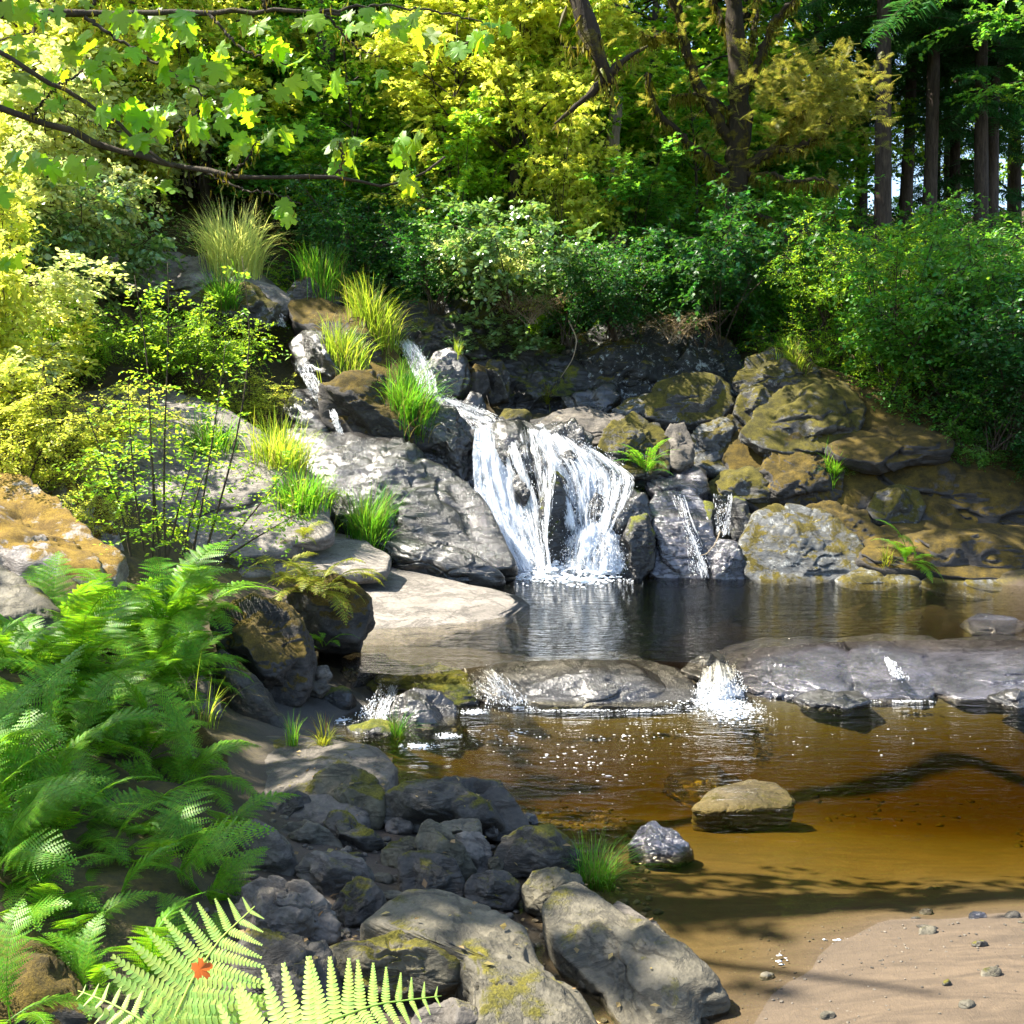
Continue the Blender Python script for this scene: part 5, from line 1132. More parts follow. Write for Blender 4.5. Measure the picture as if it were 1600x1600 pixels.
# broadleaf trees
BL = [('maple_tree', 'sunlit yellow-green vine maple in the upper centre', 'maple', 800, 22.5, .85, None), ('maple_tree', 'pale yellow maple glowing at the upper left behind the branches', 'maple', 90, 21.5, .95, None),
      ('maple_tree', 'yellow-green maple behind the bright grass clump', 'maple', 330, 23.5, .85, 'bright'), ('alder_tree', 'green alder rising behind the bushes left of the dead trunk', 'alder', 660, 24.5, .9, 'mid'),
      ('alder_tree', 'leafy alder right of the dead trunk behind the mossy tree', 'alder', 1010, 26, .9, 'bright'), 
      ('alder_tree', 'green alder hanging over the right edge', 'alder', 1660, 22.5, .8, 'mid'), ('alder_tree', 'tall alder at the upper right behind the conifers', 'alder', 1270, 30, 1.0, 'mid'),
      ('alder_tree', 'deep green alder behind the upper left maple', 'alder', 430, 28, 1.05, 'deep'), 
      ('young_tree', 'small sunlit maple sapling on the slope above the falls', 'young', 700, 21.3, .9, None), ('young_tree', 'young maple leaning over the bushes right of centre', 'young', 880, 22.0, .85, 'bright'),
      ('young_tree', 'pale young maple on the high left bank', 'young', 160, 22.5, .8, None), ('young_tree', 'shady young maple under the mossy tree', 'young', 1080, 23.5, .7, 'mid'),
      ('young_tree', 'young maple at the left edge above the bank', 'young', -10, 18.0, .75, None), ('young_tree', 'bright young maple beside the brown conifer trunk', 'young', 560, 23.0, .85, 'bright')]
for nm, lb, kk, px, Y, s, mt in BL:
    put_tree(nm, lb, kk, ground_at(px, Y, -.1), s, rs.rand() * 6.28, mat=mt)

# shrubs: label, kind, px, distance, scale, material
SHR = [('large glossy-leaved bush with pale shining leaves above the falls', 'salal', 790, 19.6, 1.25, None, .3), ('dark green bush left of the glossy bush', 'berry', 640, 20.4, 1.3, 'deep', 0),
       ('tall green bush behind the glossy bush', 'vine2', 740, 21.4, 1.1, None, .2), ('leafy vine maple bush hanging over the gully', 'vine2', 900, 20.8, .95, 'bright', .2),
       ('dark bush in the hollow left of the dead trunk', 'berry2', 560, 21.5, 1.4, None, 0), ('bright bush topping the bank left of centre', 'vine', 600, 22.0, .95, 'mid', 0),
       ('shadowed bush right of the dead trunk', 'berry2', 1010, 21.5, 1.3, None, 0), ('spreading green bush over the dim mossy cliff', 'vine2', 1130, 20.2, .95, 'mid', -.1),
       ('dark undergrowth bush below the mossy tree', 'berry2', 1060, 20.6, 1.2, None, 0), ('dark bush at the foot of the thick conifer', 'berry', 1230, 21.5, 1.2, 'deep', 0),
       ('yellow-green bush at the top of the right bank', 'small', 1290, 18.4, 1.2, 'bright', .1), ('olive bush in the middle of the right bank', 'small', 1390, 17.8, 1.25, 'bright', .2),
       ('broad green bush covering the right slope', 'berry', 1480, 17.6, 1.2, None, .1), ('deep green bush overhanging the brown slope', 'berry2', 1430, 16.9, 1.1, 'mid', 0),
       ('thick green bush at the right edge', 'berry', 1580, 16.8, 1.25, None, .2), ('tall bush behind the right-bank thicket', 'vine2', 1450, 20.3, .6, 'mid', 0),
       ('leafy bush at the right edge under the leaning trunk', 'vine2', 1600, 19.0, .6, None, 0), ('low trailing bush above the brown moss hump', 'small', 1530, 16.3, .9, 'mid', 0),
       ('small green bush beside the gold-brown boulder', 'small', 1345, 16.6, .75, 'mid', 0), ('shadowed bush low at the right edge', 'berry2', 1660, 15.6, 1.1, None, .1),
       ('sun-coloured yellow bush at the left edge', 'salal', 40, 15.5, 1.4, 'yellow', .2), ('pale overexposed bush high on the left bank', 'salal', 120, 18.2, 1.5, 'glossy', .4),
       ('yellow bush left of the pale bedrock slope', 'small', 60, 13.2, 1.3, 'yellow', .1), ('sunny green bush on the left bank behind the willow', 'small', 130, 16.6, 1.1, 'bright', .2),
       ('bright green bush below the high rock shelf', 'small', 270, 17.2, 1.0, 'bright', .1), ('fresh green bush left of the gully', 'small', 385, 16.8, .9, 'yellow', .1),
       ('yellow-green bush at the far left below the maple branch', 'vine', -20, 12.5, .7, 'yellow', 0), ('sunlit bush crowning the upper left bank', 'vine', 200, 22.0, .8, 'yellow', 0),
       ('green bush right of the bright grass clump', 'berry', 480, 21.0, 1.0, 'bright', 0), ('small bright bush at the foot of the golden hump', 'small', 120, 11.2, .55, 'yellow', 0),
       ('trailing green bush over the edge of the pale slope', 'small', 420, 14.2, .65, 'bright', .1), ('low leafy bush beside the great wet slab', 'small', 470, 14.4, .55, 'bright', .1),
       ('bush on the pale slope at the far left', 'small', 30, 11.5, .9, 'yellow', .2)]
for lb, kk, px, Y, s, mt, dz in SHR:
    put_shrub('shrub', lb, kk, ground_at(px, Y, -.1 + dz), s, rs.rand() * 6.28, rs.uniform(.75, 1.3), mat=mt)
put_shrub('shrub', 'tangle of dry brown twigs hanging under the glossy bush', 'dry', P(790, 470, 19.0), 1.0, .5)
put_shrub('shrub', 'dry straw-coloured brush under the sun-coloured left bush', 'dry', P(70, 690, 12.8), 1.0, 2.0)

SHR2 = [('big glossy bush with white-shining leaves overhanging the gully', 'salal', 800, 490, 18.5, 1.25, None), ('small bush of glare-white coloured leaves beside the big glossy bush', 'salal', 770, 455, 18.4, .7, 'bleached'), ('straw-coloured brush below the big glossy bush', 'dry', 830, 500, 18.2, .8, None), ('shadowy bush hanging left of the big glossy bush', 'berry', 680, 480, 18.9, 1.2, 'deep'), ('tall yellow-green bush above the big glossy bush', 'vine', 730, 400, 20.8, 1.1, 'bright'),
        ('sunlit vine maple bush right of the big glossy bush', 'vine', 880, 430, 20.6, 1.05, 'yellow'), ('dark leafy bush over the lichen cliff', 'berry2', 960, 520, 18.6, 1.0, 'deep'), ('low bush drooping over the left end of the lichen cliff', 'berry', 890, 530, 18.3, .75, 'deep'), ('dry leafless brush over the right end of the lichen cliff', 'dry', 1050, 530, 18.5, .9, None), ('fan of green vine maple leaves above the dim cliff', 'vine2', 1120, 530, 18.8, .95, 'deep'),
        ('yellow-olive bush crowning the right bank', 'small', 1290, 500, 18.2, 1.15, 'bright'), ('green bush high on the right bank', 'berry', 1400, 490, 18.8, 1.0, 'bright'), ('bushy green growth at the upper right bank', 'berry', 1520, 490, 18.4, 1.0, 'mid'),
        ('green bush at the right edge below the trunks', 'vine2', 1600, 490, 18.0, .7, 'mid'), ('mid-green bush hanging over the moss slope', 'berry', 1390, 620, 17.2, 1.3, 'mid'), ('large shadowed bush right of the hanging bush', 'berry', 1500, 640, 16.8, 1.4, 'mid'),
        ('bush drooping over the slope at the right edge', 'berry', 1610, 650, 16.2, 1.4, 'deep'), ('dark bush low under the right edge bushes', 'berry2', 1560, 690, 16.0, 1.0, 'deep'),
        ('glare-coloured bush at the left edge of the upper bank', 'salal', 30, 400, 17.5, 1.7, 'bleached'), ('white-lit leafy bush under the maple branches', 'salal', 90, 400, 17.6, 1.3, 'bleached'), ('glare-coloured bush at the far upper left behind the branches', 'salal', 60, 300, 19.5, 2.2, 'bleached'), ('glare-coloured bush under the middle maple branch', 'salal', 130, 300, 21.5, 2.0, 'bleached'), ('sunlit vine maple behind the upper left leaves', 'vine', 120, 230, 21.5, 1.6, 'yellow'), ('yellow vine maple bush behind the left branches', 'vine', 300, 280, 22.5, 1.5, 'yellow'), ('glare-coloured bush at the left edge under the low maple leaves', 'salal', -10, 520, 14.6, 1.4, 'bleached'), ('pale bush in the glare above the golden hump', 'salal', 20, 640, 12.4, .9, 'bleached'),
        ('glowing yellow vine maple in the upper centre', 'vine', 820, 250, 22.0, 1.4, 'yellow'), ('pale sunlit vine maple in the upper centre', 'vine', 700, 220, 22.4, 1.5, 'yellow'), ('sunlit yellow leaves left of the dead trunk', 'vine', 900, 150, 22.6, 1.3, 'yellow'), 
        ('tall sunlit bush on the left edge', 'vine', -10, 620, 13.0, .9, 'yellow'), ('sunlit bush over the pale slope behind the willow', 'small', 90, 590, 15.8, 1.0, 'bright'), ('green bush at the head of the pale slope', 'small', 310, 590, 16.4, 1.0, 'bright'),
        ('golden-green bush on the left bank edge', 'small', 90, 720, 12.0, 1.2, 'yellow'), ('dark green bush behind the square block', 'berry', 560, 450, 20.6, 1.4, 'deep'), ('bright vine maple bush behind the dark left bush', 'vine', 520, 380, 22.0, 1.1, 'bright'),
        ('dense bush under the brown conifer trunk', 'vine2', 430, 350, 23.0, 1.3, 'mid'), ('bushy slope growth left of the dead trunk', 'vine', 640, 330, 23.5, 1.4, 'bright'), ('bush in front of the dead trunk', 'vine2', 990, 400, 21.4, 1.1, 'mid'), ('leafy understory bush right of the mossy tree', 'vine2', 1220, 430, 21.6, 1.1, 'mid')]
for lb, kk, px, py, Y, s, mt in SHR2:
    put_shrub('shrub', lb, kk, P(px, py, Y), s * rs.uniform(.85, 1.1), rs.rand() * 6.28, rs.uniform(.7, 1.45), mat=mt)
for k in range(64):
    px = -120 + 1400 * (k + rs.rand()) / 64; Y = rs.uniform(24, 40)
    put_shrub('shrub', 'leafy understory bush on the wooded hillside behind', ('vine', 'vine2')[k % 2], ground_at(px, Y, 0), rs.uniform(1.2, 1.9), rs.rand() * 6.28, group='understory bushes on the hillside', mat=('bright', 'mid', 'yellow')[k % 3])
# leafy trees filling the forest behind
FB2 = 'leafy trees of the far forest'
for k in range(24):
    px = -150 + 1440 * (k + rs.rand()) / 24; Y = rs.uniform(26, 38)
    put_tree('alder_tree', 'hazy green leafy tree deep in the forest behind', ('alder', 'maple', 'young')[k % 3], ground_at(px, Y, -.1), rs.uniform(.75, 1.1) * (1.3 if k % 3 == 2 else 1), rs.rand() * 6.28, group=FB2, mat='bright' if px < 1000 or k % 3 == 0 else 'mid')
for px, Y, kk in ((1330, 40, 'alder'), (1450, 37, 'alder'), (1560, 42, 'maple'), (1640, 36, 'alder'), (1240, 36, 'maple')):
    put_tree('alder_tree', 'hazy green leafy tree deep in the forest behind', kk, ground_at(px, Y, -.1), 1.0, rs.rand() * 6.28, group=FB2, mat='bright')
# low ground cover on the slopes, too dense to count
rs = np.random.RandomState(5)
def cover(name, label, n, xr, yr, size, mat, T_, cond, hmax=.35):
    x = rs.uniform(*xr, n); y = rs.uniform(*yr, n); z = terrain(x, y)
    k = cond(x, y, z); x, y, z = x[k], y[k], z[k]
    den = fbm(np.stack([x * .9, y * .9, 0 * x], -1), 3, 9); k = den > -.25; x, y, z = x[k], y[k], z[k]
    m = len(x); pos = np.stack([x, y, z + rs.rand(m) ** 1.3 * hmax], 1)
    V, F_ = place_leaves(pos, rs.normal(0, 1, (m, 3)) * np.array([1, 1, .4]), np.array([0, -.2, 1.0]) + rs.normal(0, .4, (m, 3)), size * rs.uniform(.5, 1.3, m), T_)
    o = link(name, make_mesh(name, V, F_, M[mat], False)); tag(o, label, 'undergrowth', kind='stuff')
cover('undergrowth', 'low leafy undergrowth on the forest floor', 60000, (-18, 22), (20.8, 40), .13, 'mid', LEAF2, lambda x, y, z: z > 3.9, .7)
cover('undergrowth', 'low leafy undergrowth on the left bank', 14000, (-12, -2.5), (9, 21), .07, 'bright', LEAF2, lambda x, y, z: (x < -3.4 - .12 * (20 - y)) & (z > .8), .4)
cover('undergrowth', 'low leafy undergrowth on the upper right bank', 26000, (4.5, 14), (15.5, 22), .07, 'mid', LEAF2, lambda x, y, z: z > 2.6, .5)

# ------------------------------------------------------------------ ferns
def pinna_geo(n, L_, w, droop=.12):
    """one leaflet along +x, toothed with n pairs of lobes"""
    V = [(0, -.004, 0), (0, .004, 0), (L_, 0, -droop * L_)]; T = [(0, 1, 2)]
    for k in range(n):
        t = (k + .5) / n; x = t * L_; h = w * math.sin(math.pi * (.30 + .66 * t)) ** .9 * (1 - .35 * t)
        st = L_ / n
        for s in (-1, 1):
            b = len(V); z = -droop * L_ * t * t
            V += [(x - st * .40, 0, z), (x + st * .05, s * h * .75, z - .06 * h), (x + st * .38, s * h, z - .12 * h), (x + st * .48, s * h * .35, z - .03 * h), (x + st * .38, 0, z)]
            f = [(b, b + 1, b + 3), (b + 1, b + 2, b + 3), (b, b + 3, b + 4)]
            T += f if s < 0 else [(q[0], q[2], q[1]) for q in f]
    return np.array(V, float), np.array(T)
def frond_pts(L_, arch, n=24):
    """rachis in the x-z plane: rises, then bends over"""
    t = np.linspace(0, 1, n); ang = arch[0] + (arch[1] - arch[0]) * t ** 1.2
    ds = L_ / (n - 1)
    x = np.concatenate([[0], np.cumsum(np.cos(ang[:-1]) * ds)]); z = np.concatenate([[0], np.cumsum(np.sin(ang[:-1]) * ds)])
    return np.stack([x, 0 * x, z], 1), ang
def prof(t, kind):
    if kind == 'lady': return np.interp(t, [0, .12, .22, .4, .6, .8, .95, 1], [0, .0, .45, 1, .9, .52, .15, .03])
    if kind == 'bracken': return np.interp(t, [0, .1, .2, .4, .7, .95, 1], [0, .0, 1, .9, .55, .12, .03])
    return np.interp(t, [0, .06, .15, .4, .7, .93, 1], [0, .0, .7, 1, .8, .25, .05])       # sword
def frond_mesh(name, L_, wid, npin, nlob, arch, kind, mat, seed, lw=.16, sweep=.35):
    rs = np.random.RandomState(seed); g = Geo()
    c, ang = frond_pts(L_, arch); t = np.linspace(0, 1, len(c))
    tube(g, c, np.linspace(.0045, .0012, len(c)) * (L_ / .8), ns=4, cap=False)
    for k in range(npin):
        tt = .10 + .89 * (k + .5) / npin
        p = np.array([np.interp(tt, t, c[:, m]) for m in range(3)]); a = np.interp(tt, t, ang)
        ax = np.array([math.cos(a), 0, math.sin(a)]); up = np.array([-math.sin(a), 0, math.cos(a)])
        pl = wid * prof(tt, kind) * rs.uniform(.9, 1.08)
        if pl < .008: continue
        V, T = pinna_geo(max(2, int(nlob * pl / wid + .5)), pl, max(lw * pl, .006) if kind == 'bracken' else lw * wid * (.5 + .5 * pl / wid), .22)
        for s in (-1, 1):
            sw = sweep + rs.normal(0, .06) + .25 * tt; X = norm(ax * math.sin(sw) + np.array([0, s, 0]) * math.cos(sw) + up * (.10 + rs.normal(0, .07)))
            Z = norm(up - (up @ X) * X); Yv = np.cross(Z, X)
            W = p + V[:, :1] * X + V[:, 1:2] * Yv + V[:, 2:3] * Z
            g.add(W, T)
    return g.mesh(name, M[mat], False)
FR = {'lady': [frond_mesh('frond', .85, .17, 24, 13, (RAD(62), RAD(-35)), 'lady', 'fern', 1), frond_mesh('frond', .75, .16, 22, 12, (RAD(48), RAD(-48)), 'lady', 'fern', 2),
               frond_mesh('frond', .95, .19, 26, 13, (RAD(75), RAD(-15)), 'lady', 'fern', 3), frond_mesh('frond', .7, .15, 22, 12, (RAD(30), RAD(-50)), 'lady', 'fern', 4)],
      'yellow': [frond_mesh('frond', .75, .15, 22, 10, (RAD(60), RAD(-50)), 'lady', 'fernyellow', 5), frond_mesh('frond', .65, .14, 20, 10, (RAD(35), RAD(-65)), 'lady', 'fernyellow', 6)],
      'sword': [frond_mesh('frond', .62, .07, 28, 1, (RAD(62), RAD(-20)), 'sword', 'grass', 7, .22, .2), frond_mesh('frond', .55, .06, 26, 1, (RAD(40), RAD(-40)), 'sword', 'grass', 8, .22, .2)]}
def fern(label, loc, kind, n, s=1.0, seed=0, az=(0, 6.283), group=None, tilt=.25):
    rs = np.random.RandomState(seed); e = empty('fern', loc); tag(e, label, 'fern', group)
    for k in range(n):
        me = FR[kind][rs.randint(len(FR[kind]))]
        o = link('frond', me, e)
        o.location = (rs.normal(0, .03), rs.normal(0, .03), rs.uniform(-.02, .02))
        a = az[0] + (az[1] - az[0]) * (k + rs.uniform(.1, .9)) / n
        o.rotation_euler = (rs.normal(0, .22), rs.normal(0, tilt), a)
        q = s * rs.uniform(.7, 1.15); o.scale = (q, q, q)
    return e
FB = 'feathery ferns on the left bank'
FERNS = [('feathery green fern bush at the base of the slim willow stems', 265, 985, 8.2, 30, 1.2), ('fern drooping over the tan rounded stone', 215, 1080, 7.4, 18, 1.1), ('fern spilling left of the mossy brown boulder', 130, 1060, 7.0, 20, 1.15),
         ('fern at the left edge below the speckled granite boulder', 20, 1090, 6.6, 20, 1.2), ('fern arching over the top of the mossy brown boulder', 230, 1180, 6.3, 18, 1.0), ('fern in the middle of the left bank mass', 120, 1190, 6.0, 20, 1.05),
         ('fern with long fronds at the left edge halfway down', 0, 1220, 5.4, 20, 1.05), ('fern reaching across the flank of the mossy brown boulder', 210, 1300, 5.5, 20, .95), ('dense fern left of the overhanging frond', 110, 1320, 5.1, 20, .95),
         ('fern drooping at the left edge above the dark hollow', 10, 1360, 4.6, 18, .9), ('fern whose frond hangs over the smooth blue-grey stone', 270, 1400, 5.0, 18, .95), ('shaded small fern in the dark hollow at lower left', 120, 1500, 4.3, 12, .62),
         ('yellow-lit fern below the golden hump', 130, 985, 8.6, 14, .7), ('fern beside the granite boulder among the bank ferns', 90, 1130, 6.7, 16, 1.0), ('fern filling the gap above the tan rounded stone', 300, 1040, 8.0, 14, .9), ('fern growing low above the broad grey cracked boulder', 330, 1440, 4.8, 12, .6)]
FERNS += [('fern tucked under the left edge ferns near the moss mound', 40, 1450, 4.4, 16, .75), ('fern filling the hollow right of the moss mound', 200, 1480, 4.6, 16, .8), ('low fern in front of the mossy brown boulder', 300, 1350, 5.3, 16, .75),
          ('fern behind the left edge ferns', 60, 1050, 7.0, 16, 1.0), ('fern crowding the slope above the middle bank ferns', 170, 1120, 6.6, 18, 1.1), ('fern with bright tips low at the left edge', -20, 1290, 4.9, 18, 1.0), ('fern leaning over the shore left of the grey slab', 300, 1220, 6.1, 14, .8),
          ('fern between the middle bank and the overhanging frond', 170, 1390, 5.0, 18, .9), ('fern low beside the feathery fern bush', 190, 1000, 8.0, 16, .9)]
FERNS += [('bright feathery fern below the willow stems on the left', 200, 960, 8.9, 22, 1.15), ('bright feathery fern right below the willow stems', 310, 960, 8.7, 22, 1.1), ('yellow-green fern on the bank left of the willow base', 90, 1000, 8.2, 18, 1.0), ('fern at the shaded foot of the golden hump', 20, 1030, 7.6, 18, 1.0), ('fern between the bank ferns and the black-fronted boulder', 290, 1070, 7.5, 16, .85), ('fern hanging beside the mossy brown boulder foot', 330, 1330, 5.6, 14, .7)]
FERNS += [('small fern at the dark lip of the lower left hollow', 240, 1530, 4.1, 12, .55), ('dark fern under the pale bottom frond', 150, 1560, 3.9, 12, .5), ('fern half hidden behind the moss mound', 60, 1500, 4.2, 14, .65), ('fern drooping left of the dark folded boulder', 330, 1510, 4.4, 12, .5)]
for k, (lb, px, py, Y, n, s) in enumerate(FERNS):
    fern(lb, P(px - 12, py + 14, Y), 'lady', n, s * .84, 200 + k, group=FB)
fern('yellowing fern clump hanging over the dark boulder by the tan slab', anchor(495, 930, 9.4), 'yellow', 24, .9, 301)
fern('small yellowish fern on the rock shelf behind the yellowing clump', anchor(440, 905, 10.6), 'yellow', 9, .7, 302)
fern('bright green sword fern growing from the ledge beside the waterfall', anchor(1010, 738, 15.2), 'sword', 20, 1.1, 303)
fern('green fern at the waterline of the right bank', anchor(1415, 880, 13.9), 'lady', 14, .8, 304)
fern('little fern hanging from the left end of the tan slab', P(505, 1010, 9.3), 'lady', 6, .4, 305)
fern('small fern at the top of the great wet slab', anchor(470, 845, 13.6), 'yellow', 8, .6, 306)
fern('fern at the bottom left corner below the moss mound', P(10, 1610, 3.4), 'lady', 8, .45, 307)
# moss mound in the bottom left corner
rock('moss_mound', 'brown moss mound in the bottom left corner', [(-90, 1540), (0, 1508), (80, 1520), (140, 1560), (160, 1640), (-80, 1660)], 3.6, 4.1, .2, 'mossbrown', sub=5, fac=2)
# the two nearest ferns: every leaflet is a piece of its own
def round_pinna(n=15, w=.13):
    V = [(0, -.010, 0), (0, .010, 0), (1, 0, -.1)]; T = [(0, 1, 2)]; st = 1.0 / n
    for k in range(n):
        t = (k + .5) / n; h = w * (1 - .82 * t ** 1.3) * (1 if k else .8)
        for s in (-1, 1):
            b = len(V); z = -.1 * t * t
            V += [(t, 0, z)] + [(t + st * (dx + .45 * y_), s * h * y_, z - .10 * h * y_ * y_) for dx, y_ in ((-.47, 0), (-.44, .45), (-.34, .8), (-.12, 1.0), (.14, .97), (.32, .75), (.40, .42), (.44, 0))]
            f = [(b, b + q, b + q + 1) for q in range(1, 8)]
            T += f if s < 0 else [(q[0], q[2], q[1]) for q in f]
    return np.array(V, float), np.array(T)
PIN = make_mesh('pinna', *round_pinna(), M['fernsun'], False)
def near_frond(parent, pts, lens, npin, facing, seed):
    """pts: rachis points in the place; lens: leaflet length along it"""
    rs = np.random.RandomState(seed); base = Vector(parent.location)
    c = resample(np.array(pts), 30); g = Geo()
    tube(g, c - np.array(base), np.linspace(.0045, .0012, 30), ns=5)
    fr = link('frond', g.mesh('rachis', M['fernsun']), parent)
    t = np.linspace(0, 1, 30)
    up0 = norm(np.array(facing, float))
    for k in range(npin):
        tt = (k + .5) / npin; p = np.array([np.interp(tt, t, c[:, m]) for m in range(3)])
        i = min(int(tt * 29), 28); ax = norm(c[i + 1] - c[i]); up = norm(up0 - (up0 @ ax) * ax); sd = np.cross(up, ax)
        pl = np.interp(tt, np.linspace(0, 1, len(lens)), lens)
        for s in (-1, 1):
            sw = .30 + rs.normal(0, .05); X = norm(ax * math.sin(sw) + sd * s * math.cos(sw) + up * .05); Z = norm(up - (up @ X) * X); Yv = np.cross(Z, X)
            o = link('pinna', PIN, fr)
            m = Matrix([[X[r] * pl, Yv[r] * pl, Z[r] * pl, p[r] - base[r]] for r in range(3)] + [[0, 0, 0, 1]])
            o.matrix_local = m
    return fr
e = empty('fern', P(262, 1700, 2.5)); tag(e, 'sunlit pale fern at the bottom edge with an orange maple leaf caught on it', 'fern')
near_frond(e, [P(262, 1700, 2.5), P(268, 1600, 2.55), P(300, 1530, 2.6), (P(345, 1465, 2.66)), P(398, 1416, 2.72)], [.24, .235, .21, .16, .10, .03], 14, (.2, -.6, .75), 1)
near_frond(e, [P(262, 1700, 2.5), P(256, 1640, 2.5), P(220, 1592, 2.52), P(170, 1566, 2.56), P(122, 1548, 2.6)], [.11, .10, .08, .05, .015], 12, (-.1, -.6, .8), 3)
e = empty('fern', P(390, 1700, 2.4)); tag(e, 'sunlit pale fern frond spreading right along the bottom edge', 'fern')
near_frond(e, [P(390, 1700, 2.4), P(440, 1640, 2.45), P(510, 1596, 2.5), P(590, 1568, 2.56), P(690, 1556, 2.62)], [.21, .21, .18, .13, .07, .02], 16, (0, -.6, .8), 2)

# ------------------------------------------------------------------ slim willow shrub on the left
rs = np.random.RandomState(31)
wb = P(255, 870, 9.6)
w_root = empty('willow_shrub', wb); tag(w_root, 'slim many-stemmed willow with dark upright stems in front of the pale slope', 'shrub')
STEMS = [[(250, 872), (243, 800), (236, 700), (232, 580), (222, 500), (210, 430)], [(258, 872), (256, 780), (257, 680), (262, 560), (264, 470), (262, 410)], [(238, 880), (240, 800), (238, 720), (234, 640)],
         [(300, 870), (316, 790), (330, 700), (345, 600), (352, 540)], [(320, 868), (342, 790), (362, 720), (382, 620), (392, 520), (384, 450), (378, 400)], [(205, 870), (190, 800), (165, 720), (140, 660), (125, 620)],
         [(200, 800), (180, 760), (160, 700)], [(330, 872), (380, 820), (420, 770), (455, 722)], [(340, 878), (400, 840), (470, 800)], [(262, 870), (280, 790), (300, 720), (312, 690)], [(225, 860), (212, 780), (205, 700), (200, 600)], [(285, 870), (300, 800), (318, 740), (350, 690)]]
lv = Leaves()
for st in STEMS:
    Ys = 9.6 + rs.normal(0, .25) * np.linspace(0, 1, len(st))
    c = resample(np.array([P(a, b, y) for (a, b), y in zip(st, Ys)]), 18)
    g = Geo(); tube(g, c - np.array(wb), np.linspace(.012, .003, 18), ns=5, wob=.1)
    link('stem', g.mesh('stem', M['stem']), w_root)
    for j in range(20):
        f = .12 + .88 * rs.rand(); i = min(int(f * 17), 16); p = c[i] - np.array(wb)
        d = norm(np.array([rs.normal(), rs.normal(), rs.normal(.25, .4)])); ln = rs.uniform(.15, .42)
        twig_leaves(lv, rs, p, d, ln, 9, .055, .5)
        twig_leaves(lv, rs, p + d * ln * .5, norm(d + rs.normal(0, .5, 3)), ln * .7, 7, .05, .5)
o = link('foliage', lv.mesh('foliage', M['bright'], LEAF2, .8), w_root); tag(o, kind='stuff')

# ------------------------------------------------------------------ mossy tree in the centre right
rs = np.random.RandomState(41)
MY = 20.8
mb = P(1144, 400, MY)
mt_ = empty('mossy_tree', mb); tag(mt_, 'gnarled moss-hung tree with twisting branches right of centre', 'tree')
def moss_strands(lv, c, n, ln, rs):
    i = rs.randint(0, len(c) - 1, n); f = rs.rand(n, 1); p = c[i] * (1 - f) + c[i + 1] * f + rs.normal(0, .03, (n, 3))
    lv.add(p, np.array([0, 0, -1.0]) + rs.normal(0, .25, (n, 3)), rs.normal(0, 1, (n, 3)), ln * rs.uniform(.3, 1.3, n))
def moss_branch(parent, pts, Y, r0, r1, lv, dens=1.0, dY=0.0, name='branch', mat='mossbark'):
    Ys = Y + dY * np.linspace(0, 1, len(pts))
    c = resample(np.array([P(a, b, y) for (a, b), y in zip(pts, Ys)]), 26)
    c[1:-1] += rs.normal(0, .02, (24, 3))
    g = Geo(); base = np.array(parent.location)
    tube(g, c - base, np.linspace(r0, r1, 26) * (1 + .25 * np.abs(fbm(c * 3, 2, 8))), ns=9, wob=.35, seed=7)
    link(name, g.mesh(name, M[mat]), parent)
    moss_strands(lv, c - base, int(dens * 10 * 26), .22, rs)
    return c
ml = Leaves(); fol = Leaves()
BR = [('trunk', [(1143, 410), (1146, 350), (1150, 300), (1153, 225), (1155, 150), (1150, 75), (1146, 0), (1140, -120)], .22, .13, 0), ('branch', [(1152, 232), (1122, 190), (1100, 150), (1080, 110), (1066, 65), (1050, -10), (1040, -80)], .11, .06, -.6),
      ('branch', [(1148, 285), (1100, 246), (1065, 215), (1035, 185), (1016, 155), (1008, 115)], .09, .04, -.8), ('branch', [(1156, 268), (1200, 236), (1250, 230), (1284, 214), (1302, 182)], .10, .04, -.7),
      ('branch', [(1158, 145), (1194, 76), (1210, 30), (1252, -8)], .09, .05, -.3), ('branch', [(1156, 275), (1200, 272), (1240, 286), (1284, 280), (1310, 296)], .055, .02, -.9),
      ('branch', [(1152, 305), (1180, 332), (1216, 352), (1232, 382), (1266, 352), (1304, 330)], .06, .02, -.5), ('branch', [(1150, 178), (1112, 156), (1080, 146), (1048, 150)], .05, .02, -.5),
      ('branch', [(1152, 90), (1130, 40), (1112, -10), (1100, -60)], .06, .03, .4), ('branch', [(1158, 110), (1180, 40), (1185, -20)], .05, .03, .3), ('branch', [(1146, 330), (1128, 300), (1112, 270), (1106, 240)], .04, .015, -.4),
      ('branch', [(1200, 240), (1222, 215), (1232, 190), (1260, 172)], .03, .012, -.8), ('branch', [(1066, 65), (1040, 50), (1018, 60), (1000, 50)], .03, .012, -.9), ('branch', [(1180, 330), (1176, 370), (1190, 400)], .03, .015, -.3)]
for nm, pts, r0, r1, dY in BR:
    c = moss_branch(mt_, pts, MY, r0, r1, ml, 1.4, dY, nm)
    for k in range(11 if nm == 'branch' else 6):
        p = c[rs.randint(8, 26)] - np.array(mb); d = norm(rs.normal(0, 1, 3) * np.array([1, 1, .5]))
        n = 7; t_ = (np.arange(n) + 1) / n
        ln = rs.uniform(.3, .8)
        fol.add(p + d * (t_ * ln)[:, None] + np.array([0, 0, -.25 * ln]) * (t_ ** 2)[:, None], d + rs.normal(0, .5, (n, 3)), np.array([0, 0, 1.0]) + rs.normal(0, .4, (n, 3)), rs.uniform(.10, .2, n))
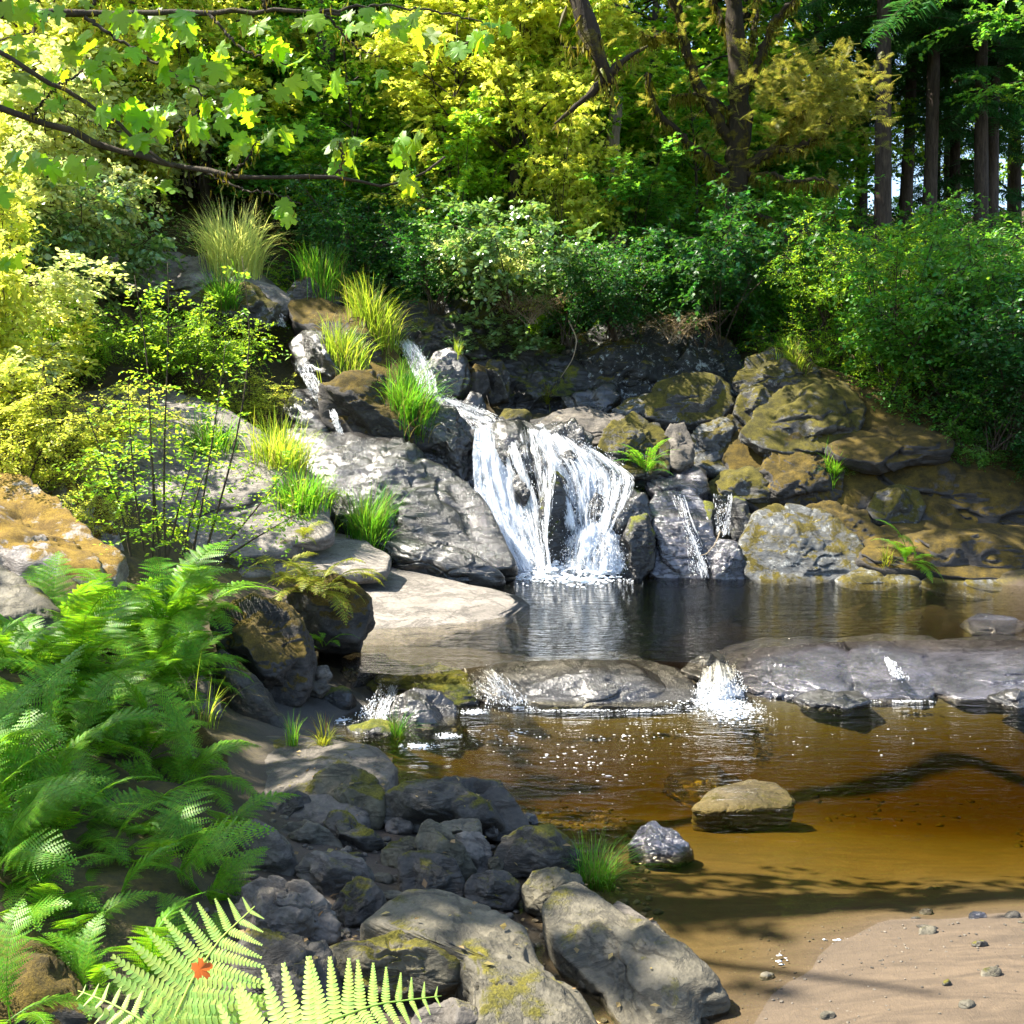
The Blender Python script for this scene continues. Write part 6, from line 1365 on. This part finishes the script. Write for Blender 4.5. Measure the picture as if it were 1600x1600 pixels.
# sprays in sunlit gold colour on the right of the crown
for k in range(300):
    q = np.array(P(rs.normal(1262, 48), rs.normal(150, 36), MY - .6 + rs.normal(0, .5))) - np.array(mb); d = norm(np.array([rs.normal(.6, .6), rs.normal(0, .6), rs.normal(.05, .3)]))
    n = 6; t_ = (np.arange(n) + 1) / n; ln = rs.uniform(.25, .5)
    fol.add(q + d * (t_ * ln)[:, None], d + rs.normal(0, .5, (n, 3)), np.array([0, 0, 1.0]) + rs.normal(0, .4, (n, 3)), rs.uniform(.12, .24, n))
# unseen high crown and limbs added above the gully to shade the right bank
shade_crown = Leaves(); hg = Geo()
for k in range(900):
    q = np.array([rs.uniform(-1.4, 4.0), rs.uniform(15.6, 19.2), rs.normal(11.0, .6)])
    if noise3(q * np.array([.55, .55, 0]), 3) < -.33: continue
    q[2] = max(q[2], CAMZ + .40 * q[1] + .6)
    twig_leaves(shade_crown, rs, q - np.array(mb), norm(rs.normal(0, 1, 3) * np.array([1, 1, .3])), rs.uniform(.4, .9), 11, .15)
for k in range(9):
    q = np.array([rs.uniform(-1.0, 4.0), rs.uniform(16, 19), 10.9]); t0 = np.array(P(1146, -60, MY))
    tube(hg, resample(np.array([t0, (t0 + q) / 2 + np.array([0, 0, .5]), q]), 14) - np.array(mb), np.linspace(.07, .02, 14), ns=6, cap=False)
o = link('crown', shade_crown.mesh('crown', M['mid'], LOBED), mt_); tag(o, kind='stuff')
link('limbs', hg.mesh('limbs', M['mossbark']), mt_)
o = link('hanging_moss', ml.mesh('hanging_moss', M['hangmoss'], LANCE, .4), mt_); tag(o, kind='stuff')
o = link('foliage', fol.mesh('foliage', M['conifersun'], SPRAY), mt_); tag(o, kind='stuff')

# ------------------------------------------------------------------ bigleaf maple overhanging from the left
rs = np.random.RandomState(51)
mx, my = -5.6, 6.0
mbase = Vector((mx, my, H(mx, my) - .2))
maple = empty('maple_tree', mbase); tag(maple, 'bigleaf maple reaching dark branches and large leaves in from the upper left', 'tree')
B0 = np.array(mbase)
g = Geo(); tp = np.array([[mx, my, mbase.z], [mx + .1, my, 3.0], [mx, my + .2, 6.0], [mx + .2, my + .3, 9.0], [mx + .4, my + .8, 11.5]])
tube(g, resample(tp, 24) - B0, np.linspace(.34, .10, 24), ns=14, wob=.15, seed=3)
link('trunk', g.mesh('trunk', M['mossbark']), maple)
def trunk_at(z): return np.array([mx + .1, my + .1, z])
MB = [([(0, 23), (160, 22), (325, 19), (500, 19), (532, 23)], 6.2, .026, .008, 4.4), ([(0, 72), (50, 115), (90, 135), (150, 170), (200, 205), (226, 230), (270, 260)], 5.9, .018, .008, 4.0),
      ([(0, 160), (50, 185), (135, 220), (210, 242), (270, 258), (325, 272), (425, 280), (530, 272), (580, 290), (606, 300), (650, 285), (695, 245)], 6.0, .024, .006, 3.6),
      ([(132, 26), (175, 55), (230, 90), (280, 120), (322, 150)], 6.15, .012, .005, None), ([(325, 20), (350, 50), (390, 85), (450, 100)], 6.2, .010, .004, None), ([(492, 15), (520, 35), (550, 70), (592, 90)], 6.2, .008, .004, None),
      ([(90, 135), (120, 118), (145, 92)], 5.9, .007, .004, None), ([(362, 272), (385, 250), (405, 218)], 6.0, .007, .003, None), ([(270, 258), (278, 205), (310, 172)], 6.0, .006, .003, None), ([(530, 272), (536, 250), (530, 220)], 6.0, .007, .003, None),
      ([(325, 272), (390, 300), (440, 305), (470, 320)], 6.0, .006, .003, None), ([(50, 185), (65, 160), (88, 140)], 5.95, .007, .004, None), ([(500, 18), (600, 8), (700, 20), (770, 40)], 6.2, .008, .004, None), ([(0, 23), (-10, -40), (30, -90)], 6.2, .02, .01, None),
      ([(414, 16), (410, -10), (420, -60)], 6.2, .008, .005, None), ([(135, 22), (150, 0), (170, -40)], 6.2, .010, .006, None), ([(190, 205), (140, 190), (100, 172)], 5.9, .005, .003, None)]
mlv = Leaves()
for pts, Y, r0, r1, rz_ in MB:
    q = [np.array(P(a, b, Y + .15 * math.sin(a * .01))) for a, b in pts]
    if rz_: q = [trunk_at(rz_), (trunk_at(rz_) + q[0]) / 2 + np.array([0, 0, .25])] + q
    c = resample(np.array(q), 40)
    c[1:-1] += np.random.RandomState(int(r0 * 1e4)).normal(0, .006, (38, 3))
    rr = np.linspace(r0 * (2.6 if rz_ else 1), r1, 40) if not rz_ else np.interp(np.linspace(0, 1, 40), [0, .25, 1], [r0 * 2.8, r0 * 1.3, r1])
    g = Geo(); tube(g, c - B0, rr, ns=7, wob=.3, seed=2); link('branch', g.mesh('branch', M['branch']), maple)
    moss_strands(mlv, c - B0, 34, .05, rs)
# hanging mossy limb at the top centre
lm = [np.array(v) for v in (trunk_at(7.2), (-4.2, 8.6, 7.7), (-2.0, 9.6, 7.5), (-.3, 8.3, 6.7))] + [np.array(P(a, b, 7.0)) for a, b in ((893, -40), (905, 10), (928, 55), (944, 100), (952, 132))]
c = resample(np.array(lm), 60); g = Geo(); tube(g, c - B0, np.interp(np.linspace(0, 1, 60), [0, .5, .8, 1], [.12, .09, .085, .05]), ns=10, wob=.35, seed=5); link('branch', g.mesh('branch', M['mossbark']), maple)
moss_strands(mlv, c[30:] - B0, 900, .13, rs)
for pts in ([(946, 122), (928, 142), (900, 166), (866, 194)], [(950, 118), (972, 96), (990, 84), (1012, 72)], [(930, 78), (905, 76), (880, 74)], [(950, 128), (955, 140), (952, 150)]):
    c = resample(np.array([P(a, b, 7.0) for a, b in pts]), 20); g = Geo(); tube(g, c - B0, np.linspace(.030 if len(pts) > 3 else .008, .007, 20), ns=7, wob=.4, seed=6); link('branch', g.mesh('branch', M['mossbark']), maple)
    moss_strands(mlv, c - B0, 60, .06, rs)
o = link('hanging_moss', mlv.mesh('hanging_moss', M['hangmoss'], LANCE, .8), maple); tag(o, kind='stuff')
# leaves, each one a piece
HALF = [(-.05, .10), (-.13, .27), (-.03, .37), (.00, .52), (.11, .44), (.24, .47), (.27, .33), (.37, .46), (.46, .68), (.55, .58), (.68, .61), (.66, .44), (.62, .30), (.60, .21), (.73, .27), (.79, .19), (.90, .20), (1.0, 0)]
def maple_leaf_mesh(seed, curl=1.0):
    rs = np.random.RandomState(seed)
    pts = [(0, 0)] + HALF + [(x, -y) for x, y in HALF[-2::-1]]
    pts = np.array(pts) * (1 + rs.normal(0, .04, (len(pts), 2)))
    V = np.concatenate([[[.3, 0]], pts]); x, y = V[:, 0], V[:, 1]
    z = curl * -.28 * x ** 2 * rs.uniform(.4, 1.3) - curl * rs.uniform(-.1, .25) * np.abs(y) + .05 * np.sin(x * 7 + seed) * np.abs(y) + .03 * noise3(np.stack([x * 4, y * 4, 0 * x], -1), seed)
    V = np.stack([x, y, z], 1); n = len(pts)
    T = [(0, 1 + k, 1 + (k + 1) % n) for k in range(n)]
    b = len(V); V = np.concatenate([V, [(0, -.012, 0), (0, .012, 0), (-.45, .008, .10), (-.45, -.008, .10)]])
    T += [(b, b + 1, b + 2), (b, b + 2, b + 3)]
    return make_mesh('leaf', V, np.array(T), M['maple'], True)
ML = [maple_leaf_mesh(k) for k in range(5)]
CURL = [maple_leaf_mesh(k + 20, 3.2) for k in range(3)]
CL = [(70, 8, 60, 8, 9), (30, 60, 30, 30, 7), (60, 140, 50, 25, 8), (25, 240, 24, 14, 5), (70, 245, 30, 12, 5), (115, 255, 24, 14, 5), (150, 100, 40, 25, 8), (215, 60, 45, 30, 8), (290, 40, 40, 20, 8), (330, 90, 30, 25, 6),
      (190, 165, 30, 15, 7), (240, 175, 35, 20, 9), (340, 145, 45, 22, 10), (310, 190, 25, 15, 6), (390, 160, 20, 18, 5), (380, 220, 22, 16, 5), (440, 80, 30, 14, 6), (470, 125, 22, 16, 4), (525, 120, 16, 14, 3), (440, 215, 22, 16, 4),
      (560, 30, 30, 22, 8), (620, 30, 35, 20, 9), (690, 70, 30, 20, 6), (750, 60, 30, 24, 7), (620, 225, 30, 20, 6), (540, 215, 22, 18, 5), (640, 270, 20, 16, 4), (445, 325, 24, 14, 4), (260, 285, 25, 8, 3), (480, 20, 20, 18, 4),
      (400, 40, 24, 16, 5), (780, 20, 20, 14, 3), (285, 110, 25, 15, 5), (130, 70, 25, 15, 4), (15, 410, 14, 20, 3), (0, 300, 15, 15, 2), (210, 215, 20, 12, 4), (600, 120, 25, 12, 2), (500, 260, 24, 10, 3), (180, 15, 40, 10, 6)]
for (px, py, sx, sy, n) in CL:
    for k in range(int(n * 1.3)):
        Y = rs.normal(6.0, .18); p = P(px + rs.normal(0, sx * .6), py + rs.normal(0, sy * .6), Y) - mbase
        ax = norm(np.array([rs.normal(.15, .55), rs.normal(-.2, .5), rs.normal(-.75, .35)])); nr = np.array([rs.normal(-.3, .4), rs.normal(-.5, .5), rs.normal(.75, .3)])
        z = norm(nr - (nr @ ax) * ax); y = np.cross(z, ax); s = rs.uniform(.06, .12)
        o = link('leaf', ML[rs.randint(5)], maple)
        o.matrix_local = Matrix([[ax[r] * s, y[r] * s, z[r] * s, p[r]] for r in range(3)] + [[0, 0, 0, 1]])
# its canopy overhead, out of the picture, shades the near shore
cl = Leaves(); gl = Geo()
for k in range(170):
    q = np.array([min(rs.normal(-6.4, .9), -5.5 - .3 * rs.rand()), max(rs.normal(6.9, 1.2), 5.3 + .4 * rs.rand()), rs.normal(7.8, .6)])
    if q[2] < CAMZ + .42 * q[1] + .4: q[2] = CAMZ + .42 * q[1] + .4 + rs.rand()
    d = norm(rs.normal(0, 1, 3) * np.array([1, 1, .3]))
    twig_leaves(cl, rs, q - B0, d, rs.uniform(.5, 1.1), 11, .19)
for k in range(14):
    q = np.array([rs.normal(-6.3, .9), rs.normal(7.0, .9), rs.uniform(7.4, 8.6)]); c = resample(np.array([trunk_at(rs.uniform(5, 7)), (trunk_at(7) + q) / 2 + np.array([0, 0, .5]), q]), 12)
    tube(gl, c - B0, np.linspace(.08, .02, 12), ns=6, cap=False)
o = link('crown', cl.mesh('crown', M['maple'], LOBED), maple); tag(o, kind='stuff')
link('limbs', gl.mesh('limbs', M['mossbark']), maple)

# ------------------------------------------------------------------ fallen leaves and roots
def fallen(label, px, py, Y, s, mat='orange', rx=0.3, seed=0, tilt=None):
    rs = np.random.RandomState(seed + 900); o = link('fallen_leaf', CURL[seed % 3]); o.location = P(px, py, Y); o.scale = (s,) * 3
    o.rotation_euler = tilt or (rs.normal(0, .3), rs.normal(0, .3), rs.rand() * 6.28)
    o.material_slots[0].link = 'OBJECT'; o.material_slots[0].material = M[mat]; tag(o, label, 'leaf')
fallen('curled orange maple leaf caught on the pale bottom fern frond', 304, 1518, 2.52, .042, seed=1, tilt=(RAD(50), RAD(-20), .4))
fallen('orange leaf lying on the broad grey cracked boulder', 406, 1426, 5.05, .07, seed=2)
fallen('orange leaf stuck at the edge of the sand bar', 1272, 1470, 4.9, .04, seed=3, tilt=(.9, .3, .5))
fallen('bright orange leaf in the shallows left of the sand bar', 1224, 1478, 4.85, .05, seed=4, tilt=(.1, .1, .2))
fallen('yellow fallen leaf near the bottom stone', 745, 1556, 4.25, .07, 'fernyellow', seed=5)
fallen('second yellow fallen leaf beside the bottom stone', 722, 1570, 4.2, .06, 'fernyellow', seed=6)
fallen('small red leaf among the stones under the moss-patched boulder', 474, 1286, 6.2, .04, seed=8)
def twig(label, pts, Y, r, mat='twig', z=None):
    c = resample(np.array([P(a, b, Y) if z is None else G(a, b, z) for a, b in pts]), 16); g = Geo(); m_ = c.mean(0)
    tube(g, c - m_, np.linspace(r, r * .4, 16), ns=5); o = link('root', g.mesh('root', M[mat])); o.location = m_; tag(o, label, 'root')
twig('pale thin root looping over the upright dark wedge stone', [(552, 1370), (548, 1395), (536, 1430), (540, 1460), (556, 1478)], 5.0, .004)
twig('second pale root hanging beside the looping root', [(550, 1376), (552, 1410), (551, 1450), (556, 1476)], 5.0, .003)
twig('pale bent twig beside the small glossy black stone', [(744, 1366), (736, 1385), (738, 1410), (742, 1428)], 5.2, .004)
twig('bleached curved root hanging on the lichen-blotched cliff', [(888, 500), (902, 530), (896, 560), (876, 590)], 18.0, .014)
twig('thin bleached branch lying on the shining wet rock', [(1126, 830), (1118, 850), (1104, 866), (1094, 868)], 14.4, .012)
twig('dark waterlogged stick on the bed of the amber pool', [(1100, 1352), (1140, 1366), (1180, 1376), (1222, 1368)], 0, .006, 'stem', -.12)

# ------------------------------------------------------------------ gravel and litter between the stones
rs = np.random.RandomState(61); iv, it = ico(2); Vs, Ts, n = [], [], 0
for k in range(1500):
    if k < 1150: x, y = rs.uniform(-1.4, .75), rs.uniform(4.0, 7.6)
    else: x, y = rs.uniform(.9, 3.2), rs.uniform(4.0, 5.0)
    z = H(x, y) if k % 1 == 0 else 0
    r_ = rs.uniform(.006, .026) if k < 1150 else rs.uniform(.002, .007)
    sc_ = np.array([rs.uniform(.8, 1.5), rs.uniform(.7, 1.2), rs.uniform(.45, .8)]) * r_
    a = rs.rand() * 6.28; c_, s_ = math.cos(a), math.sin(a)
    v = iv * (1 + .25 * noise3(iv * 1.7 + k, 5))[:, None] * sc_
    v = np.stack([v[:, 0] * c_ - v[:, 1] * s_, v[:, 0] * s_ + v[:, 1] * c_, v[:, 2]], 1)
    Vs.append(v + np.array([x, y, z + .2 * r_])); Ts.append(it + n); n += len(iv)
M['gravel'] = rock_mat('mixed_gravel', (0.05, 0.043, 0.033), (0.19, 0.16, 0.12), (0.4, 0.8), 0.0, scale=2.0)
o = link('gravel', make_mesh('gravel', np.concatenate(Vs), np.concatenate(Ts), M['gravel'])); tag(o, 'loose brown and grey gravel between the shore stones', 'gravel', kind='stuff')
lt = Leaves(); m = 260
x = rs.uniform(-1.4, .7, m); y = rs.uniform(4.0, 7.6, m); z = np.array([drop(a, b, 1.5) or 0 for a, b in zip(x, y)])
lt.add(np.stack([x, y, z + .012], 1), rs.normal(0, 1, (m, 3)) * np.array([1, 1, .2]), np.array([0, 0, 1.]) + rs.normal(0, .35, (m, 3)), rs.uniform(.015, .05, m))
o = link('leaf_litter', lt.mesh('leaf_litter', M['dry'], LEAF2)); tag(o, 'dry brown leaf litter scattered over the shore stones', 'leaf litter', kind='stuff')

# sunken bits on the bed of the lower pool
rs = np.random.RandomState(71); Vs, Ts, n = [], [], 0
for k in range(420):
    x, y = rs.uniform(.3, 4.6), rs.uniform(4.8, 8.0)
    if noise3(np.array([x * .9, y * .9, 0.0]), 4) < -.05: continue
    r_ = rs.uniform(.006, .035); a = rs.rand() * 6.28; c_, s_ = math.cos(a), math.sin(a)
    v = iv * (1 + .25 * noise3(iv * 1.7 + k, 5))[:, None] * np.array([rs.uniform(.9, 2.2), rs.uniform(.6, 1.1), .35]) * r_
    v = np.stack([v[:, 0] * c_ - v[:, 1] * s_, v[:, 0] * s_ + v[:, 1] * c_, v[:, 2]], 1)
    Vs.append(v + np.array([x, y, H(x, y) + .1 * r_])); Ts.append(it + n); n += len(iv)
o = link('sunken_gravel', make_mesh('sunken_gravel', np.concatenate(Vs), np.concatenate(Ts), M['dark'])); tag(o, 'dark sunken gravel and debris on the bed of the amber pool', 'gravel', kind='stuff')
